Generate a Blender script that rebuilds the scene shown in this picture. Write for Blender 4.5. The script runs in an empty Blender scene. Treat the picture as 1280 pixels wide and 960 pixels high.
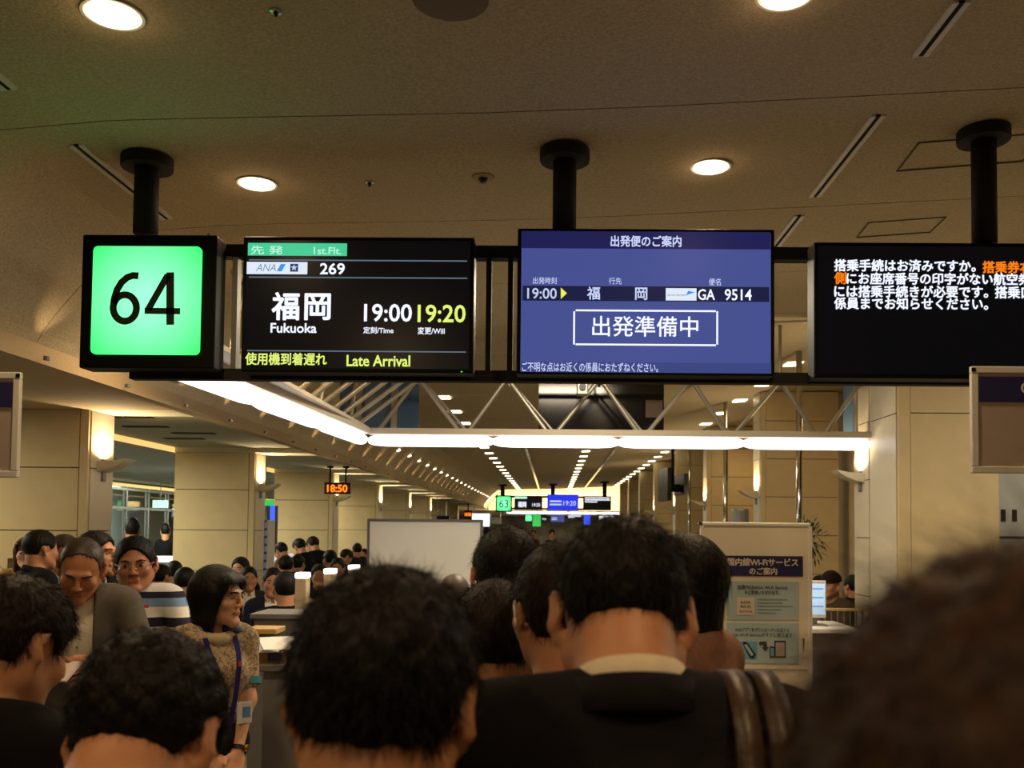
import bpy, bmesh, math, random
import numpy as np
from mathutils import Vector, Matrix, Euler
random.seed(7)
RNG = np.random.default_rng(11)
C = bpy.context.scene.collection
SC = bpy.context.scene
R = math.radians

# ------------------------------------------------------------------ camera
F = 1150.0                      # focal length in pixels of the 1280 px wide frame
CAM = Vector((0.0, 0.0, 1.68))
ROT = Matrix.Rotation(R(0.8), 3, 'Z') @ Matrix.Rotation(R(92.3), 3, 'X') @ Matrix.Rotation(R(0.55), 3, 'Z')
_d = ROT.transposed() @ Vector((0, 1, 0))
SX = (640 + F * _d.x / -_d.z - 690) / 1280          # lens shift puts the corridor's vanishing point at (690, 662)
SY = -(480 - F * _d.y / -_d.z - 662) / 1280
cd = bpy.data.cameras.new('camera'); cam = bpy.data.objects.new('camera', cd); C.objects.link(cam)
cd.sensor_width = 36; cd.lens = 36 * F / 1280; cd.shift_x = SX; cd.shift_y = SY
cd.clip_start = 0.02; cd.clip_end = 300
cam.matrix_world = Matrix.Translation(CAM) @ ROT.to_4x4()
cd.dof.use_dof = True; cd.dof.focus_distance = 4.3; cd.dof.aperture_fstop = 5.6
SC.camera = cam

# ------------------------------------------------------------------ world, exposure
w = bpy.data.worlds.new('world'); SC.world = w; w.use_nodes = True
w.node_tree.nodes['Background'].inputs[0].default_value = (1.0, 0.72, 0.42, 1)
w.node_tree.nodes['Background'].inputs[1].default_value = 0.03
SC.view_settings.view_transform = 'Standard'; SC.view_settings.look = 'None'
SC.view_settings.gamma = 1; SC.view_settings.use_curve_mapping = False
SC.view_settings.exposure = 0.0
SC.cycles.use_denoising = True
SC.cycles.max_bounces = 6; SC.cycles.diffuse_bounces = 4; SC.cycles.glossy_bounces = 3
SC.cycles.sample_clamp_indirect = 4.0; SC.cycles.caustics_reflective = False; SC.cycles.caustics_refractive = False
WARM = (1.0, 0.66, 0.34); NEUT = (1.0, 0.86, 0.66); COOL = (0.86, 0.95, 1.0)
def lamp(name, kind, loc, energy, col, rot=(0, 0, 0), size=0.1, size_y=None, spot=None, blend=0.6, parent=None):
    l = bpy.data.lights.new(name, kind); l.energy = energy; l.color = col
    if kind == 'AREA':
        l.size = size
        if size_y: l.shape = 'RECTANGLE'; l.size_y = size_y
        else: l.shape = 'DISK'
    elif kind == 'SPOT':
        l.shadow_soft_size = size; l.spot_size = R(spot or 90); l.spot_blend = blend
    else: l.shadow_soft_size = size
    o = bpy.data.objects.new(name, l); C.objects.link(o); o.location = loc; o.rotation_euler = rot
    if parent: o.parent = parent; o.location = Vector(loc) - parent.location
    return o
# rows of warm room lamps behind the photographer, then added fill along the corridor
for y in (-3.0, 0.2):
    for x in (-1.35, 0.72):
        lamp('room_lamp', 'AREA', (x, y, 3.2), 15, WARM, size=0.25)
for y in (6.2, 11.0, 16.0, 22.0, 29.0, 36.0):
    lamp('corridor_fill', 'AREA', (0.2, y, 3.30), 85 if y < 7 else 38, (1.0, 0.84, 0.60), size=0.8, size_y=0.8)  # unseen fill added over the corridor, strongest in front of the whiteboard
for y in (6.0, 10.0, 14.0, 19.0, 25.0):
    lamp('seating_lamp', 'AREA', (-5.6, y, 2.56), 50, (1.0, 0.86, 0.58), size=0.5, size_y=0.5)
    lamp('outer_fill', 'AREA', (-7.6, y + 2, 2.58), 110, (0.92, 1.0, 0.82), size=0.8, size_y=0.8)  # unseen cool fill added to brighten the outer bays by floor bounce
for y in (9.0, 14.0, 20.0):
    lamp('lounge_lamp', 'AREA', (3.3, y + 1.4, 3.2), 5, WARM, size=0.4, size_y=0.4)
lamp('side_fill', 'AREA', (4.6, 5.2, 3.3), 60, NEUT, size=0.6, size_y=0.6)  # unseen light added to brighten the pale right wall and column front

# ------------------------------------------------------------------ helpers
def P(px, py, Y):
    """world point on the plane y = Y seen at that pixel"""
    c = Vector(((px - 640) / F + SX * 1280 / F, -(py - 480) / F + SY * 1280 / F, -1.0))
    d = ROT @ c
    return CAM + d * (Y / d.y)
def rect(x0, y0, x1, y1, Y):
    c = P((x0 + x1) / 2, (y0 + y1) / 2, Y)
    return c.x, c.z, (x1 - x0) * Y / F, (y1 - y0) * Y / F
def lin(c):
    return tuple(((v / 255) / 12.92 if v / 255 <= 0.04045 else ((v / 255 + 0.055) / 1.055) ** 2.4) for v in c)
MATS = {}
def mat(name, col, rough=0.6, metal=0.0, spec=0.5, noise=0.0, nscale=20.0, bump=0.0, bscale=200.0, emit=None, strength=1.0, stretch=None, sheen=0.0, sss=0.0, trans=0.0):
    if name in MATS: return MATS[name]
    m = bpy.data.materials.new(name); m.use_nodes = True; nt = m.node_tree; b = nt.nodes['Principled BSDF']
    c = (*lin(col), 1); b.inputs['Base Color'].default_value = c
    b.inputs['Roughness'].default_value = rough; b.inputs['Metallic'].default_value = metal
    b.inputs['Specular IOR Level'].default_value = spec
    if sheen: b.inputs['Sheen Weight'].default_value = sheen
    if sss:
        b.inputs['Subsurface Weight'].default_value = sss; b.inputs['Subsurface Radius'].default_value = (0.012, 0.005, 0.003); b.inputs['Subsurface Scale'].default_value = 1.0
    if trans: b.inputs['Transmission Weight'].default_value = trans
    tc = nt.nodes.new('ShaderNodeTexCoord'); mp = nt.nodes.new('ShaderNodeMapping'); nt.links.new(tc.outputs['Object'], mp.inputs[0])
    if stretch: mp.inputs['Scale'].default_value = stretch
    if noise:
        n = nt.nodes.new('ShaderNodeTexNoise'); n.inputs['Scale'].default_value = nscale; n.inputs['Detail'].default_value = 4
        nt.links.new(mp.outputs[0], n.inputs[0])
        r = nt.nodes.new('ShaderNodeMapRange'); r.inputs['From Min'].default_value = 0.3; r.inputs['From Max'].default_value = 0.7
        r.inputs['To Min'].default_value = 1 - noise; r.inputs['To Max'].default_value = 1 + noise
        nt.links.new(n.outputs[0], r.inputs[0])
        x = nt.nodes.new('ShaderNodeVectorMath'); x.operation = 'SCALE'; x.inputs[0].default_value = c[:3]
        nt.links.new(r.outputs[0], x.inputs['Scale']); nt.links.new(x.outputs[0], b.inputs['Base Color'])
    if bump:
        n = nt.nodes.new('ShaderNodeTexNoise'); n.inputs['Scale'].default_value = bscale; n.inputs['Detail'].default_value = 3
        nt.links.new(mp.outputs[0], n.inputs[0])
        bp = nt.nodes.new('ShaderNodeBump'); bp.inputs['Strength'].default_value = bump; bp.inputs['Distance'].default_value = 0.004
        nt.links.new(n.outputs[0], bp.inputs['Height']); nt.links.new(bp.outputs[0], b.inputs['Normal'])
    if emit:
        b.inputs['Emission Color'].default_value = (*lin(emit), 1); b.inputs['Emission Strength'].default_value = strength
    MATS[name] = m
    return m
def tag(o, label, cat, group=None, kind=None):
    if label: o['label'] = label
    if cat: o['category'] = cat
    if group: o['group'] = group
    if kind: o['kind'] = kind
    return o
def empty(name, loc, rz=0.0, label=None, cat=None, group=None, kind=None):
    o = bpy.data.objects.new(name, None); C.objects.link(o); o.location = loc; o.rotation_euler = (0, 0, rz)
    o.empty_display_size = 0.1
    return tag(o, label, cat, group, kind)
def origin(parent):
    v = Vector((0, 0, 0))
    while parent is not None: v += parent.location; parent = parent.parent
    return v
def link(name, me, m, parent=None, local=False, smooth=False):
    """link mesh as one object; world coordinates unless local"""
    if parent is not None and not local: me.transform(Matrix.Translation(-origin(parent)))
    if m is not None:
        for q in (m if isinstance(m, (list, tuple)) else [m]): me.materials.append(q)
    if smooth: me.polygons.foreach_set('use_smooth', [True] * len(me.polygons))
    o = bpy.data.objects.new(name, me); C.objects.link(o)
    if parent is not None: o.parent = parent
    return o
class MB:
    def __init__(s): s.b = bmesh.new()
    def box(s, x0, x1, y0, y1, z0, z1, M=None):
        v = [s.b.verts.new((x, y, z)) for x in (x0, x1) for y in (y0, y1) for z in (z0, z1)]
        for f in ((0, 1, 3, 2), (4, 6, 7, 5), (0, 4, 5, 1), (2, 3, 7, 6), (0, 2, 6, 4), (1, 5, 7, 3)):
            s.b.faces.new([v[i] for i in f])
        if M is not None: bmesh.ops.transform(s.b, matrix=M, verts=v)
        return s
    def rbox(s, cx, cz, w, h, y0, y1, r, n=6):
        """rounded rectangle in xz extruded along y"""
        pts = []
        for k, (sx, sz) in enumerate(((1, 1), (-1, 1), (-1, -1), (1, -1))):
            for i in range(n + 1):
                a = math.pi / 2 * (k + i / n)
                pts.append((cx + sx * (w / 2 - r) + r * math.cos(a), cz + sz * (h / 2 - r) + r * math.sin(a)))
        return s.prism(pts, y0, y1)
    def prism(s, pts, y0, y1):
        a = [s.b.verts.new((x, y0, z)) for x, z in pts]; c = [s.b.verts.new((x, y1, z)) for x, z in pts]
        s.b.faces.new(a); s.b.faces.new(c[::-1])
        for i in range(len(pts)):
            j = (i + 1) % len(pts); s.b.faces.new((a[j], a[i], c[i], c[j]))
        return s
    def tube(s, p, q, r, n=10, r2=None, caps=True):
        p = Vector(p); q = Vector(q); d = (q - p).normalized(); u = d.orthogonal().normalized(); v = d.cross(u)
        r2 = r if r2 is None else r2
        A = [s.b.verts.new(p + (u * math.cos(2 * math.pi * i / n) + v * math.sin(2 * math.pi * i / n)) * r) for i in range(n)]
        B = [s.b.verts.new(q + (u * math.cos(2 * math.pi * i / n) + v * math.sin(2 * math.pi * i / n)) * r2) for i in range(n)]
        for i in range(n): s.b.faces.new((A[i], A[(i + 1) % n], B[(i + 1) % n], B[i]))
        if caps: s.b.faces.new(A[::-1]); s.b.faces.new(B)
        return s
    def lathe(s, c, prof, n=24):
        """prof: list of (r, z) around the vertical axis through c"""
        c = Vector(c); rings = []
        for r, z in prof:
            rings.append([s.b.verts.new(c + Vector((r * math.cos(2 * math.pi * i / n), r * math.sin(2 * math.pi * i / n), z))) for i in range(n)])
        for A, B in zip(rings, rings[1:]):
            for i in range(n): s.b.faces.new((A[i], A[(i + 1) % n], B[(i + 1) % n], B[i]))
        s.b.faces.new(rings[0][::-1]); s.b.faces.new(rings[-1])
        return s
    def poly(s, pts): s.b.faces.new([s.b.verts.new(p) for p in pts]); return s
    def sweep(s, pts, sec, up=(0, 0, 1)):
        """sweep a closed section (list of (u, v)) along points"""
        pts = [Vector(p) for p in pts]; rings = []
        for i, p in enumerate(pts):
            d = (pts[min(i + 1, len(pts) - 1)] - pts[max(i - 1, 0)]).normalized()
            a = d.cross(Vector(up)).normalized(); b = a.cross(d)
            rings.append([s.b.verts.new(p + a * u + b * v) for u, v in sec])
        n = len(sec)
        for A, B in zip(rings, rings[1:]):
            for i in range(n): s.b.faces.new((A[i], A[(i + 1) % n], B[(i + 1) % n], B[i]))
        s.b.faces.new(rings[0][::-1]); s.b.faces.new(rings[-1])
        return s
    def mesh(s, name, bevel=0.0, seg=2):
        if bevel: bmesh.ops.bevel(s.b, geom=[e for e in s.b.edges], offset=bevel, segments=seg, affect='EDGES', profile=0.5, clamp_overlap=True)
        bmesh.ops.recalc_face_normals(s.b, faces=s.b.faces)
        me = bpy.data.meshes.new(name); s.b.to_mesh(me); s.b.free(); return me
    def build(s, name, m, parent=None, bevel=0.0, smooth=False, local=False, seg=2):
        return link(name, s.mesh(name, bevel, seg), m, parent, local, smooth)
def text(body, x0, y0, x1, y1, Y, m, parent, name='lettering', bold=0.0, shear=0.0, free=False, depth=0.0015):
    """flat lettering on the plane y = Y fitted to a pixel box"""
    cu = bpy.data.curves.new('txt', 'FONT'); cu.body = body; cu.size = 1; cu.resolution_u = 3; cu.offset = min(bold, 0.004); cu.shear = shear
    cu.extrude = 0.001; cu.space_line = 1.0; cu.align_x = 'CENTER'
    o = bpy.data.objects.new('txt', cu); C.objects.link(o)
    me = bpy.data.meshes.new_from_object(o.evaluated_get(bpy.context.evaluated_depsgraph_get()))
    bpy.data.objects.remove(o); bpy.data.curves.remove(cu); me.materials.clear()
    v = np.empty(len(me.vertices) * 3, np.float32); me.vertices.foreach_get('co', v); v = v.reshape(-1, 3)
    lo = v.min(0); hi = v.max(0); cx, cz, wd, ht = rect(x0, y0, x1, y1, Y)
    out = np.empty_like(v)
    out[:, 0] = ((v[:, 0] - lo[0]) / (hi[0] - lo[0]) - 0.5) * wd + cx
    out[:, 2] = ((v[:, 1] - lo[1]) / (hi[1] - lo[1]) - 0.5) * ht + cz
    out[:, 1] = Y - np.where(v[:, 2] > 0, depth, 0)
    me.vertices.foreach_set('co', out.ravel()); me.update()
    if bold > 0.004:      # heavier strokes: overlaid copies a hair apart
        bm = bmesh.new(); g = (bold - 0.004) * ht / (body.count('\n') + 1)
        for i in range(8):
            t = me.copy(); t.transform(Matrix.Translation((g * math.cos(i * math.pi / 4), 0.0001 * i, g * math.sin(i * math.pi / 4)))); bm.from_mesh(t); bpy.data.meshes.remove(t)
        bm.to_mesh(me); bm.free()
    return link(name, me, m, parent)
# ------------------------------------------------------------------ materials of the building
m_ceil = mat('rock_wool_ceiling', (196, 182, 150), 0.9, noise=0.20, nscale=85, bump=0.8, bscale=110)
m_low = mat('low_ceiling_board', (178, 158, 122), 0.85, noise=0.05, nscale=60)
m_gap = mat('joint_dark', (40, 34, 26), 0.9)
m_panel = mat('beige_wall_panel', (222, 202, 156), 0.55, noise=0.03, nscale=8)
m_side = mat('pale_side_panel', (222, 212, 186), 0.4, noise=0.02, nscale=6)
m_black = mat('black_paint', (13, 12, 11), 0.8, noise=0.2, nscale=30)
m_blackg = mat('black_plastic', (10, 10, 12), 0.35)
m_grey = mat('grey_metal', (150, 148, 142), 0.35, 0.7)
m_chrome = mat('chrome_metal', (205, 200, 190), 0.12, 1.0)
m_steel = mat('brushed_steel_tube', (176, 170, 156), 0.42, 0.7)
m_white = mat('white_paint', (228, 226, 218), 0.5)
m_warm = mat('warm_lamp_glass', (255, 240, 210), 0.5, emit=(255, 236, 196), strength=6.0)
m_tube = mat('fluorescent_diffuser', (255, 255, 255), 0.5, emit=(250, 247, 255), strength=2.0)
m_cove = mat('cove_strip', (255, 230, 170), 0.5, emit=(255, 216, 130), strength=0.9)
m_bluegl = mat('blue_grey_glass', (70, 100, 130), 0.15, 0.0, spec=0.8)
m_floor = mat('stone_floor', (120, 112, 100), 0.3, noise=0.15, nscale=3, bump=0.05, bscale=40)
m_slot = mat('black_slot', (8, 7, 6), 0.9)

def zc(x):   # height of the vaulted corridor ceiling across the corridor
    return float(np.interp(x, [-2.85, -2.8, -2.7, -2.6, -2.45, -2.3, -1.8, 0, 1.9, 2.8, 6.0],
                              [2.68, 2.78, 2.90, 3.02, 3.18, 3.30, 3.345, 3.38, 3.48, 3.53, 3.58]))
SK = -0.006                                        # the ceiling joints run slightly askew
# floor
MB().box(-16, 12, -6, 90, -0.12, 0).build('floor', m_floor)['kind'] = 'structure'
# corridor ceiling: boards with recessed joints between them
ceil = MB().box(-2.85, 6.0, -5, 60, 3.62, 3.7).build('ceiling', m_gap); ceil['kind'] = 'structure'
xs = [-2.85, -2.82, -2.76, -2.68, -2.58, -2.45, -2.3, -2.1, -1.85, -1.6, -1.3, -0.9, -0.3, 0.4, 1.0, 1.6, 2.2, 2.8, 3.4, 4.4, 6.0]
y = -4.12
while y < 41:
    mb = MB(); a, b_ = y + 0.004, y + 1.3 - 0.004
    top = [(x, zc(x)) for x in xs]
    for (xa, za), (xb, zb) in zip(top, top[1:]):
        for yy0, yy1, dz in ((a, b_, 0.0),):
            mb.poly([(xa, yy0 + SK * xa, za), (xb, yy0 + SK * xb, zb), (xb, yy1 + SK * xb, zb), (xa, yy1 + SK * xa, za)])
    bmesh.ops.remove_doubles(mb.b, verts=mb.b.verts, dist=1e-5)
    ext = bmesh.ops.extrude_face_region(mb.b, geom=list(mb.b.faces))
    for v in ext['geom']:
        if isinstance(v, bmesh.types.BMVert): v.co.z += 0.02
    mb.build('ceiling_board', m_ceil, ceil)
    y += 1.3
# fascia along the left edge of the vault, its small uplights and the low ceiling behind it
MB().box(-2.89, -2.85, -5, 41, 2.56, 2.72).build('trim_1', m_low)['kind'] = 'structure'
MB().box(-2.85, -2.80, -5, 41, 2.56, 2.585).build('trim_2', m_low)['kind'] = 'structure'
y = 4.0; k = 0
while y < 30:
    e = empty('fascia_light', (-2.77, y, 2.60), 0, 'tiny warm spotlight at the foot of the curved ceiling edge', 'spotlight', 'spotlights along the curved ceiling edge')
    MB().tube((-2.77, y, 2.578), (-2.77, y, 2.60), 0.018, 10).build('lamp_housing', m_grey, e)
    lamp('spot_light', 'SPOT', (-2.77, y, 2.605), 1.8, WARM, (R(180), R(12), 0), size=0.012, spot=75, blend=0.9, parent=e)
    y += 0.96; k += 1
MB().box(-4.7, -2.89, -5, 7.25, 2.60, 2.66).build('ceiling_low', m_low)['kind'] = 'structure'
MB().box(-4.7, -2.89, 7.65, 60, 2.66, 2.74).build('ceiling_low', mat('grey_green_ceiling', (160, 160, 138), 0.85, noise=0.05, nscale=60))['kind'] = 'structure'
MB().box(-9.3, -4.74, -5, 40, 2.63, 2.70).build('ceiling_outer', mat('outer_ceiling_board', (150, 156, 148), 0.8, noise=0.06, nscale=12))['kind'] = 'structure'
MB().box(-4.74, -4.70, -5, 40, 2.60, 2.66).build('trim_3', m_cove)['kind'] = 'structure'
MB().box(-9.0, -8.94, -5, 40, 2.50, 2.56).build('trim_4', m_cove)['kind'] = 'structure'
for i, (px, py, Y) in enumerate(((160, 533, 8.2), (182, 541, 9.0), (242, 553, 9.6), (230, 558, 10.2))):
    p = P(px, py, Y)
    s = MB().box(p.x - 0.22, p.x + 0.22, p.y - 0.05, p.y + 0.05, 2.652, 2.662).build('air_slot', m_slot)
    tag(s, ['narrow dark air slot in the low ceiling just past the nearest left column', 'short dark air slot deeper in the low ceiling bay', 'dark air slot in the low ceiling before the second left column', 'faint dark air slot closest to the top of the second left column'][i], 'air vent')

def sconce(x, y, z, sgn, parent_name_label, energy=5.0):
    """leaf shaped uplight on a column side; sgn = direction it sticks out along x"""
    e = empty('wall_sconce', (x, y, z), 0, parent_name_label, 'wall lamp', 'leaf shaped wall lamps on the columns')
    pts = [(0, 0.0), (0.12, 0.004), (0.24, 0.025), (0.21, -0.005), (0.16, -0.035), (0.09, -0.062), (0.0, -0.085)]
    mb = MB(); mb.prism([(x + sgn * a, z + b) for a, b in pts], y - 0.10, y + 0.10)
    mb.build('leaf_shade', m_side, e, bevel=0.004)
    MB().box(min(x, x + sgn * 0.02), max(x, x + sgn * 0.02), y - 0.025, y + 0.025, z - 0.16, z + 0.02).build('mount', m_grey, e)
    lamp('uplight', 'SPOT', (x + sgn * 0.07, y, z + 0.03), energy * 4.0, (1.0, 0.74, 0.42), (R(180), 0, 0), size=0.03, spot=170, blend=0.6, parent=e)
TIERS = [0.0, 0.13, 0.63, 1.13, 1.635, 2.137]
def column(xi, xo, y0, y1, ztop, label, tiers=None, cw=0.07):
    """panelled column; xi = face towards the corridor, xo = outer face"""
    sg = 1 if xi > xo else -1
    e = empty('column', ((xi + xo) / 2, (y0 + y1) / 2, 0), 0, label, 'column', kind='structure')
    a, b_ = min(xi, xo), max(xi, xo)
    MB().box(a + 0.01, b_ - 0.01, y0 + 0.01, y1 - 0.01, 0, ztop).build('column_core', m_gap, e)
    ts = list(tiers or [t for t in TIERS if t < ztop - 0.1])
    while not tiers and ts[-1] + 0.6 < ztop: ts.append(ts[-1] + 0.5)
    ts.append(ztop)
    j = 0.004
    for z0, z1 in zip(ts, ts[1:]):
        fx0, fx1 = (a, xi - cw) if sg > 0 else (xi + cw, b_)
        MB().box(fx0 + j, fx1 - j, y0 - 0.012, y0 + 0.02, z0 + j, z1 - j).build('wall_panel', m_panel, e)
    cx0, cx1 = (xi - cw, xi) if sg > 0 else (xi, xi + cw)
    MB().box(cx0 + j, cx1, y0 - 0.012, y0 + 0.02, 0, ztop).build('corner_strip', m_panel, e)
    for z0, z1 in zip(ts, ts[1:]):
        MB().box(xi - 0.01 if sg > 0 else xi - 0.006, xi + 0.006 if sg > 0 else xi + 0.01, y0 + 0.02 + j, y1, z0 + j, z1 - j).build('side_panel', m_side, e)
    return e
nth = ['nearest', 'second', 'third', 'fourth', 'fifth', 'sixth', 'seventh', 'eighth']
for k in range(8):
    D = 7.27 + 4.1 * k
    column(-3.7, -4.7, D, D + 0.40, 2.60, nth[k] + ' beige panelled column on the left side of the corridor')
    MB().box(-4.7, -2.89, D - 0.02, D + 0.40, 2.60, 2.75).build('beam', m_side)['kind'] = 'structure'
    if k < 6: sconce(-3.694, D + 0.22, 2.20, 1, 'leaf shaped uplight wall lamp on the %s left column' % nth[k], 7.0 if k < 3 else 10.0)
for k in range(1, 8):
    D = 7.95 + 4.15 * k
    column(2.73, 3.75, D, D + 0.40, zc(3.2) - 0.01, nth[k] + ' tall beige panelled column on the right side of the corridor')
    if k < 5: sconce(2.724, D + 0.2, 2.2, -1, 'leaf shaped uplight wall lamp on the %s right column' % nth[k], 7.0)
# the large pale column at the right, where the lamp beam ends
e = column(2.73, 3.52, 7.30, 7.92, 3.47, 'large beige panelled column at the right end of the white lamp beam', [0, 2.63], 0.095)
e = column(2.73, 3.75, 7.93, 8.33, 3.47, 'narrow column with a wall lamp behind the large right column')
sconce(2.724, 8.15, 2.2, -1, 'leaf shaped uplight wall lamp beside the large right column', 7.0)
# pale wall to the right of it, with three slots
wr = MB().box(3.52, 9.0, 7.62, 7.9, 0, 3.52).build('wall_right', mat('pale_blue_grey_wall', (196, 202, 196), 0.5)); wr['kind'] = 'structure'
for px in (1239, 1254, 1268):
    cx, cz, w_, h_ = rect(px - 2.5, 637, px + 2.5, 652, 7.62)
    MB().box(cx - w_ / 2, cx + w_ / 2, 7.610, 7.622, cz - h_ / 2, cz + h_ / 2).build('wall_slot', m_gap, wr)
cx, cz, w_, h_ = rect(1213, 671, 1420, 674, 7.62)
MB().box(cx - w_ / 2, cx + w_ / 2, 7.612, 7.622, cz - h_ / 2, cz + h_ / 2).build('wall_rail', m_gap, wr)
cx, cz, w_, h_ = rect(1232, 684, 1244, 706, 7.5)
tag(MB().box(cx - w_ / 2, cx + w_ / 2, 7.54, 7.618, cz - h_ / 2, cz + h_ / 2).build('wall_box', mat('blue_box', (70, 90, 140), 0.5), bevel=0.006), 'small blue box on the pale wall under the three slots', 'box')
MB().box(6.0, 6.2, -5, 7.62, 0, 3.6).build('wall_far_right', m_panel)['kind'] = 'structure'
# back walls of the right hand lounge
e = MB().box(3.9, 4.1, 8.34, 45, 0, 3.55).build('wall_lounge', m_panel); e['kind'] = 'structure'
# glass partition far left with a pale room behind
gw = empty('window_1', (-9.05, 20, 0), 0, None, None, kind='structure')
glass = mat('clear_glass', (235, 245, 240), 0.02, trans=1.0)
for yy in np.arange(12.0, 34.1, 1.05):
    MB().box(-9.08, -9.0, yy - 0.03, yy + 0.03, 0, 2.5).build('window_frame', m_grey, gw)
    MB().box(-9.05, -9.04, yy + 0.03, yy + 1.02, 0.05, 2.5).build('pane', glass, gw)
for zz in (0.05, 1.05, 2.05, 2.45):
    MB().box(-9.09, -8.99, 12, 34, zz - 0.025, zz + 0.025).build('window_frame', m_grey, gw)
MB().box(-12.1, -12.0, 5, 40, 0, 3).build('wall_outer', mat('pale_outer_wall', (205, 208, 198), 0.7))['kind'] = 'structure'
MB().box(-12.1, -9.1, 5, 40, 2.9, 3).build('ceiling_outer', m_low)['kind'] = 'structure'
for yy in (15.0, 19.0, 23.0):
    lamp('glass_room_lamp', 'AREA', (-10.5, yy, 2.85), 110, (0.88, 1.0, 0.92), size=1.2, size_y=0.3)
MB().box(-14, -12, -6, 5, 0, 3).build('wall_left', m_panel)['kind'] = 'structure'
p = P(200, 630, 19.5)
g = empty('exit_sign', p, 0, 'small white and green lit sign behind the glass partition', 'sign')
MB().box(p.x - 0.16, p.x + 0.16, p.y, p.y + 0.03, p.z - 0.08, p.z + 0.08).build('sign_face', mat('pale_green_lit', (200, 255, 230), 0.5, emit=(190, 255, 225), strength=1.2), g)
MB().tube((p.x, p.y + 0.02, p.z + 0.08), (p.x, p.y + 0.02, 2.63), 0.012).build('rod', m_grey, g)

# ------------------------------------------------------------------ bulkhead and the far end
m_bulk = mat('cream_bulkhead', (236, 220, 180), 0.6)
MB().box(-7, 7, 41.0, 41.3, 2.52, 4.2).build('wall_bulkhead', m_bulk)['kind'] = 'structure'
lamp('bulkhead_lamp', 'AREA', (0.2, 38.6, 2.75), 420, (1.0, 0.80, 0.46), (R(90), 0, 0), size=7, size_y=0.4)
MB().box(-8, 8, 41.3, 70, 2.58, 2.64).build('ceiling_far', m_low)['kind'] = 'structure'
MB().box(-9, 9, 68, 68.2, 0, 2.56).build('wall_end', mat('end_wall', (214, 204, 176), 0.7, noise=0.35, nscale=1.2))['kind'] = 'structure'
for yy in (44.0, 51.0, 58.5):
    lamp('far_lamp', 'AREA', (0, yy, 2.5), 260, (1.0, 0.9, 0.72), size=3, size_y=1)
m_lit = mat('white_lit_panel', (245, 250, 255), 0.5, emit=(235, 242, 255), strength=1.5)
for i, (a, lb, cat, mm, Y) in enumerate((((590, 642, 612, 658), 'bright white lit board above the right end of the whiteboard', 'light box', m_lit, 38.0),
        ((612, 646, 627, 655), 'dark hanging board right of the bright white board in the distance', 'sign', m_blackg, 44.0),
        ((546, 645, 562, 650), 'small black hanging board just over the top edge of the whiteboard', 'sign', m_blackg, 30.0),
        ((730, 642, 738, 656), 'narrow blue lit advert far down the corridor', 'advert', mat('blue_lit', (40, 70, 255), 0.5, emit=(60, 90, 255), strength=1.0), 56.0),
        ((749, 645, 767, 651), 'far white lit strip under the distant gate lamp beam', 'light box', m_lit, 50.0))):
    cx, cz, w_, h_ = rect(*a, Y)
    e = empty('light_box' if 'lit' in lb else 'hanging_board', (cx, Y, cz), 0, lb, cat)
    MB().box(cx - w_ / 2, cx + w_ / 2, Y - 0.03, Y + 0.05, cz - h_ / 2, cz + h_ / 2).build('board', mm, e)
    top = 2.56 if Y > 41 else (zc(cx) if cx > -2.85 else 2.66)
    for s in (-1, 1): MB().tube((cx + s * w_ * 0.4, Y, cz + h_ / 2), (cx + s * w_ * 0.4, Y, top), 0.015, 6).build('rod', m_grey, e)

# ------------------------------------------------------------------ ceiling fittings
def ceil_at(px, py):
    Y = 4.0
    for _ in range(20): p = P(px, py, Y); Y *= (zc(p.x) - CAM.z) / (p.z - CAM.z)
    return P(px, py, Y)
def round_light(x, y, label):
    z = zc(x); e = empty('ceiling_light', (x, y, z), 0, label, 'ceiling light', 'round downlights over the queue')
    MB().lathe((x, y, z - 0.006), [(0.096, 0.006), (0.098, 0.0), (0.088, 0.0), (0.084, 0.005)], 32).build('trim_ring', m_white, e, smooth=False)
    MB().lathe((x, y, z - 0.010), [(0.078, 0.0), (0.082, 0.006)], 32).build('lamp_glass', m_warm, e)
    lamp('downlight', 'SPOT', (x, y, z - 0.03), 70, (1.0, 0.70, 0.38), size=0.08, spot=150, blend=0.8, parent=e)
    lamp('downlight_glow', 'POINT', (x, y, z - 0.06), 0.35, (1.0, 0.62, 0.32), size=0.05, parent=e)
_c = [ceil_at(*q) for q in ((141, 17), (321, 229), (888, 208), (982, -8))]
round_light(_c[0].x, _c[0].y, 'round downlight at the upper left, the largest one in view')
round_light(_c[1].x, _c[1].y, 'round downlight between the green gate sign pole and the middle pole')
round_light(_c[2].x, _c[2].y, 'round downlight right of the middle pole above the blue screen')
round_light(_c[3].x, _c[3].y, 'round downlight cut by the top edge of the picture')
round_light(0.71, 5.65, 'round downlight hidden behind the blue screen, deeper along the row')
round_light(-1.385, 5.76, 'round downlight hidden behind the departure board, deeper along the row')
round_light(-2.3, 5.6, 'round downlight at the far left edge beside the gate sign')
def sq_light(x, y, row):
    z = zc(x); t = math.atan2(zc(x + 0.05) - zc(x - 0.05), 0.1)
    k_ = 0.45 if x < -2 else 1.0
    o = MB().box(-0.085 * k_, 0.085 * k_, -0.11 * k_, 0.11 * k_, -0.012, 0.0).build('corridor_light', m_warm); o.location = (x, y, z - 0.001); o.rotation_euler = (0, -t * (1 if k_ == 1 else .4), 0)
    tag(o, 'small bright recessed lamp in the %s row along the corridor ceiling' % row, 'ceiling light', 'recessed lamps, %s corridor row' % row)
for r_, (X, lb, Y0) in enumerate(((-1.40, 'left centre', 10.2), (0.73, 'right centre', 8.8), (2.62, 'far right', 8.6), (-2.62, 'far left', 15.5))):
    y = Y0
    while y < 40: sq_light(X, y, lb); y += 1.43 if r_ != 3 else 1.2
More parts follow.
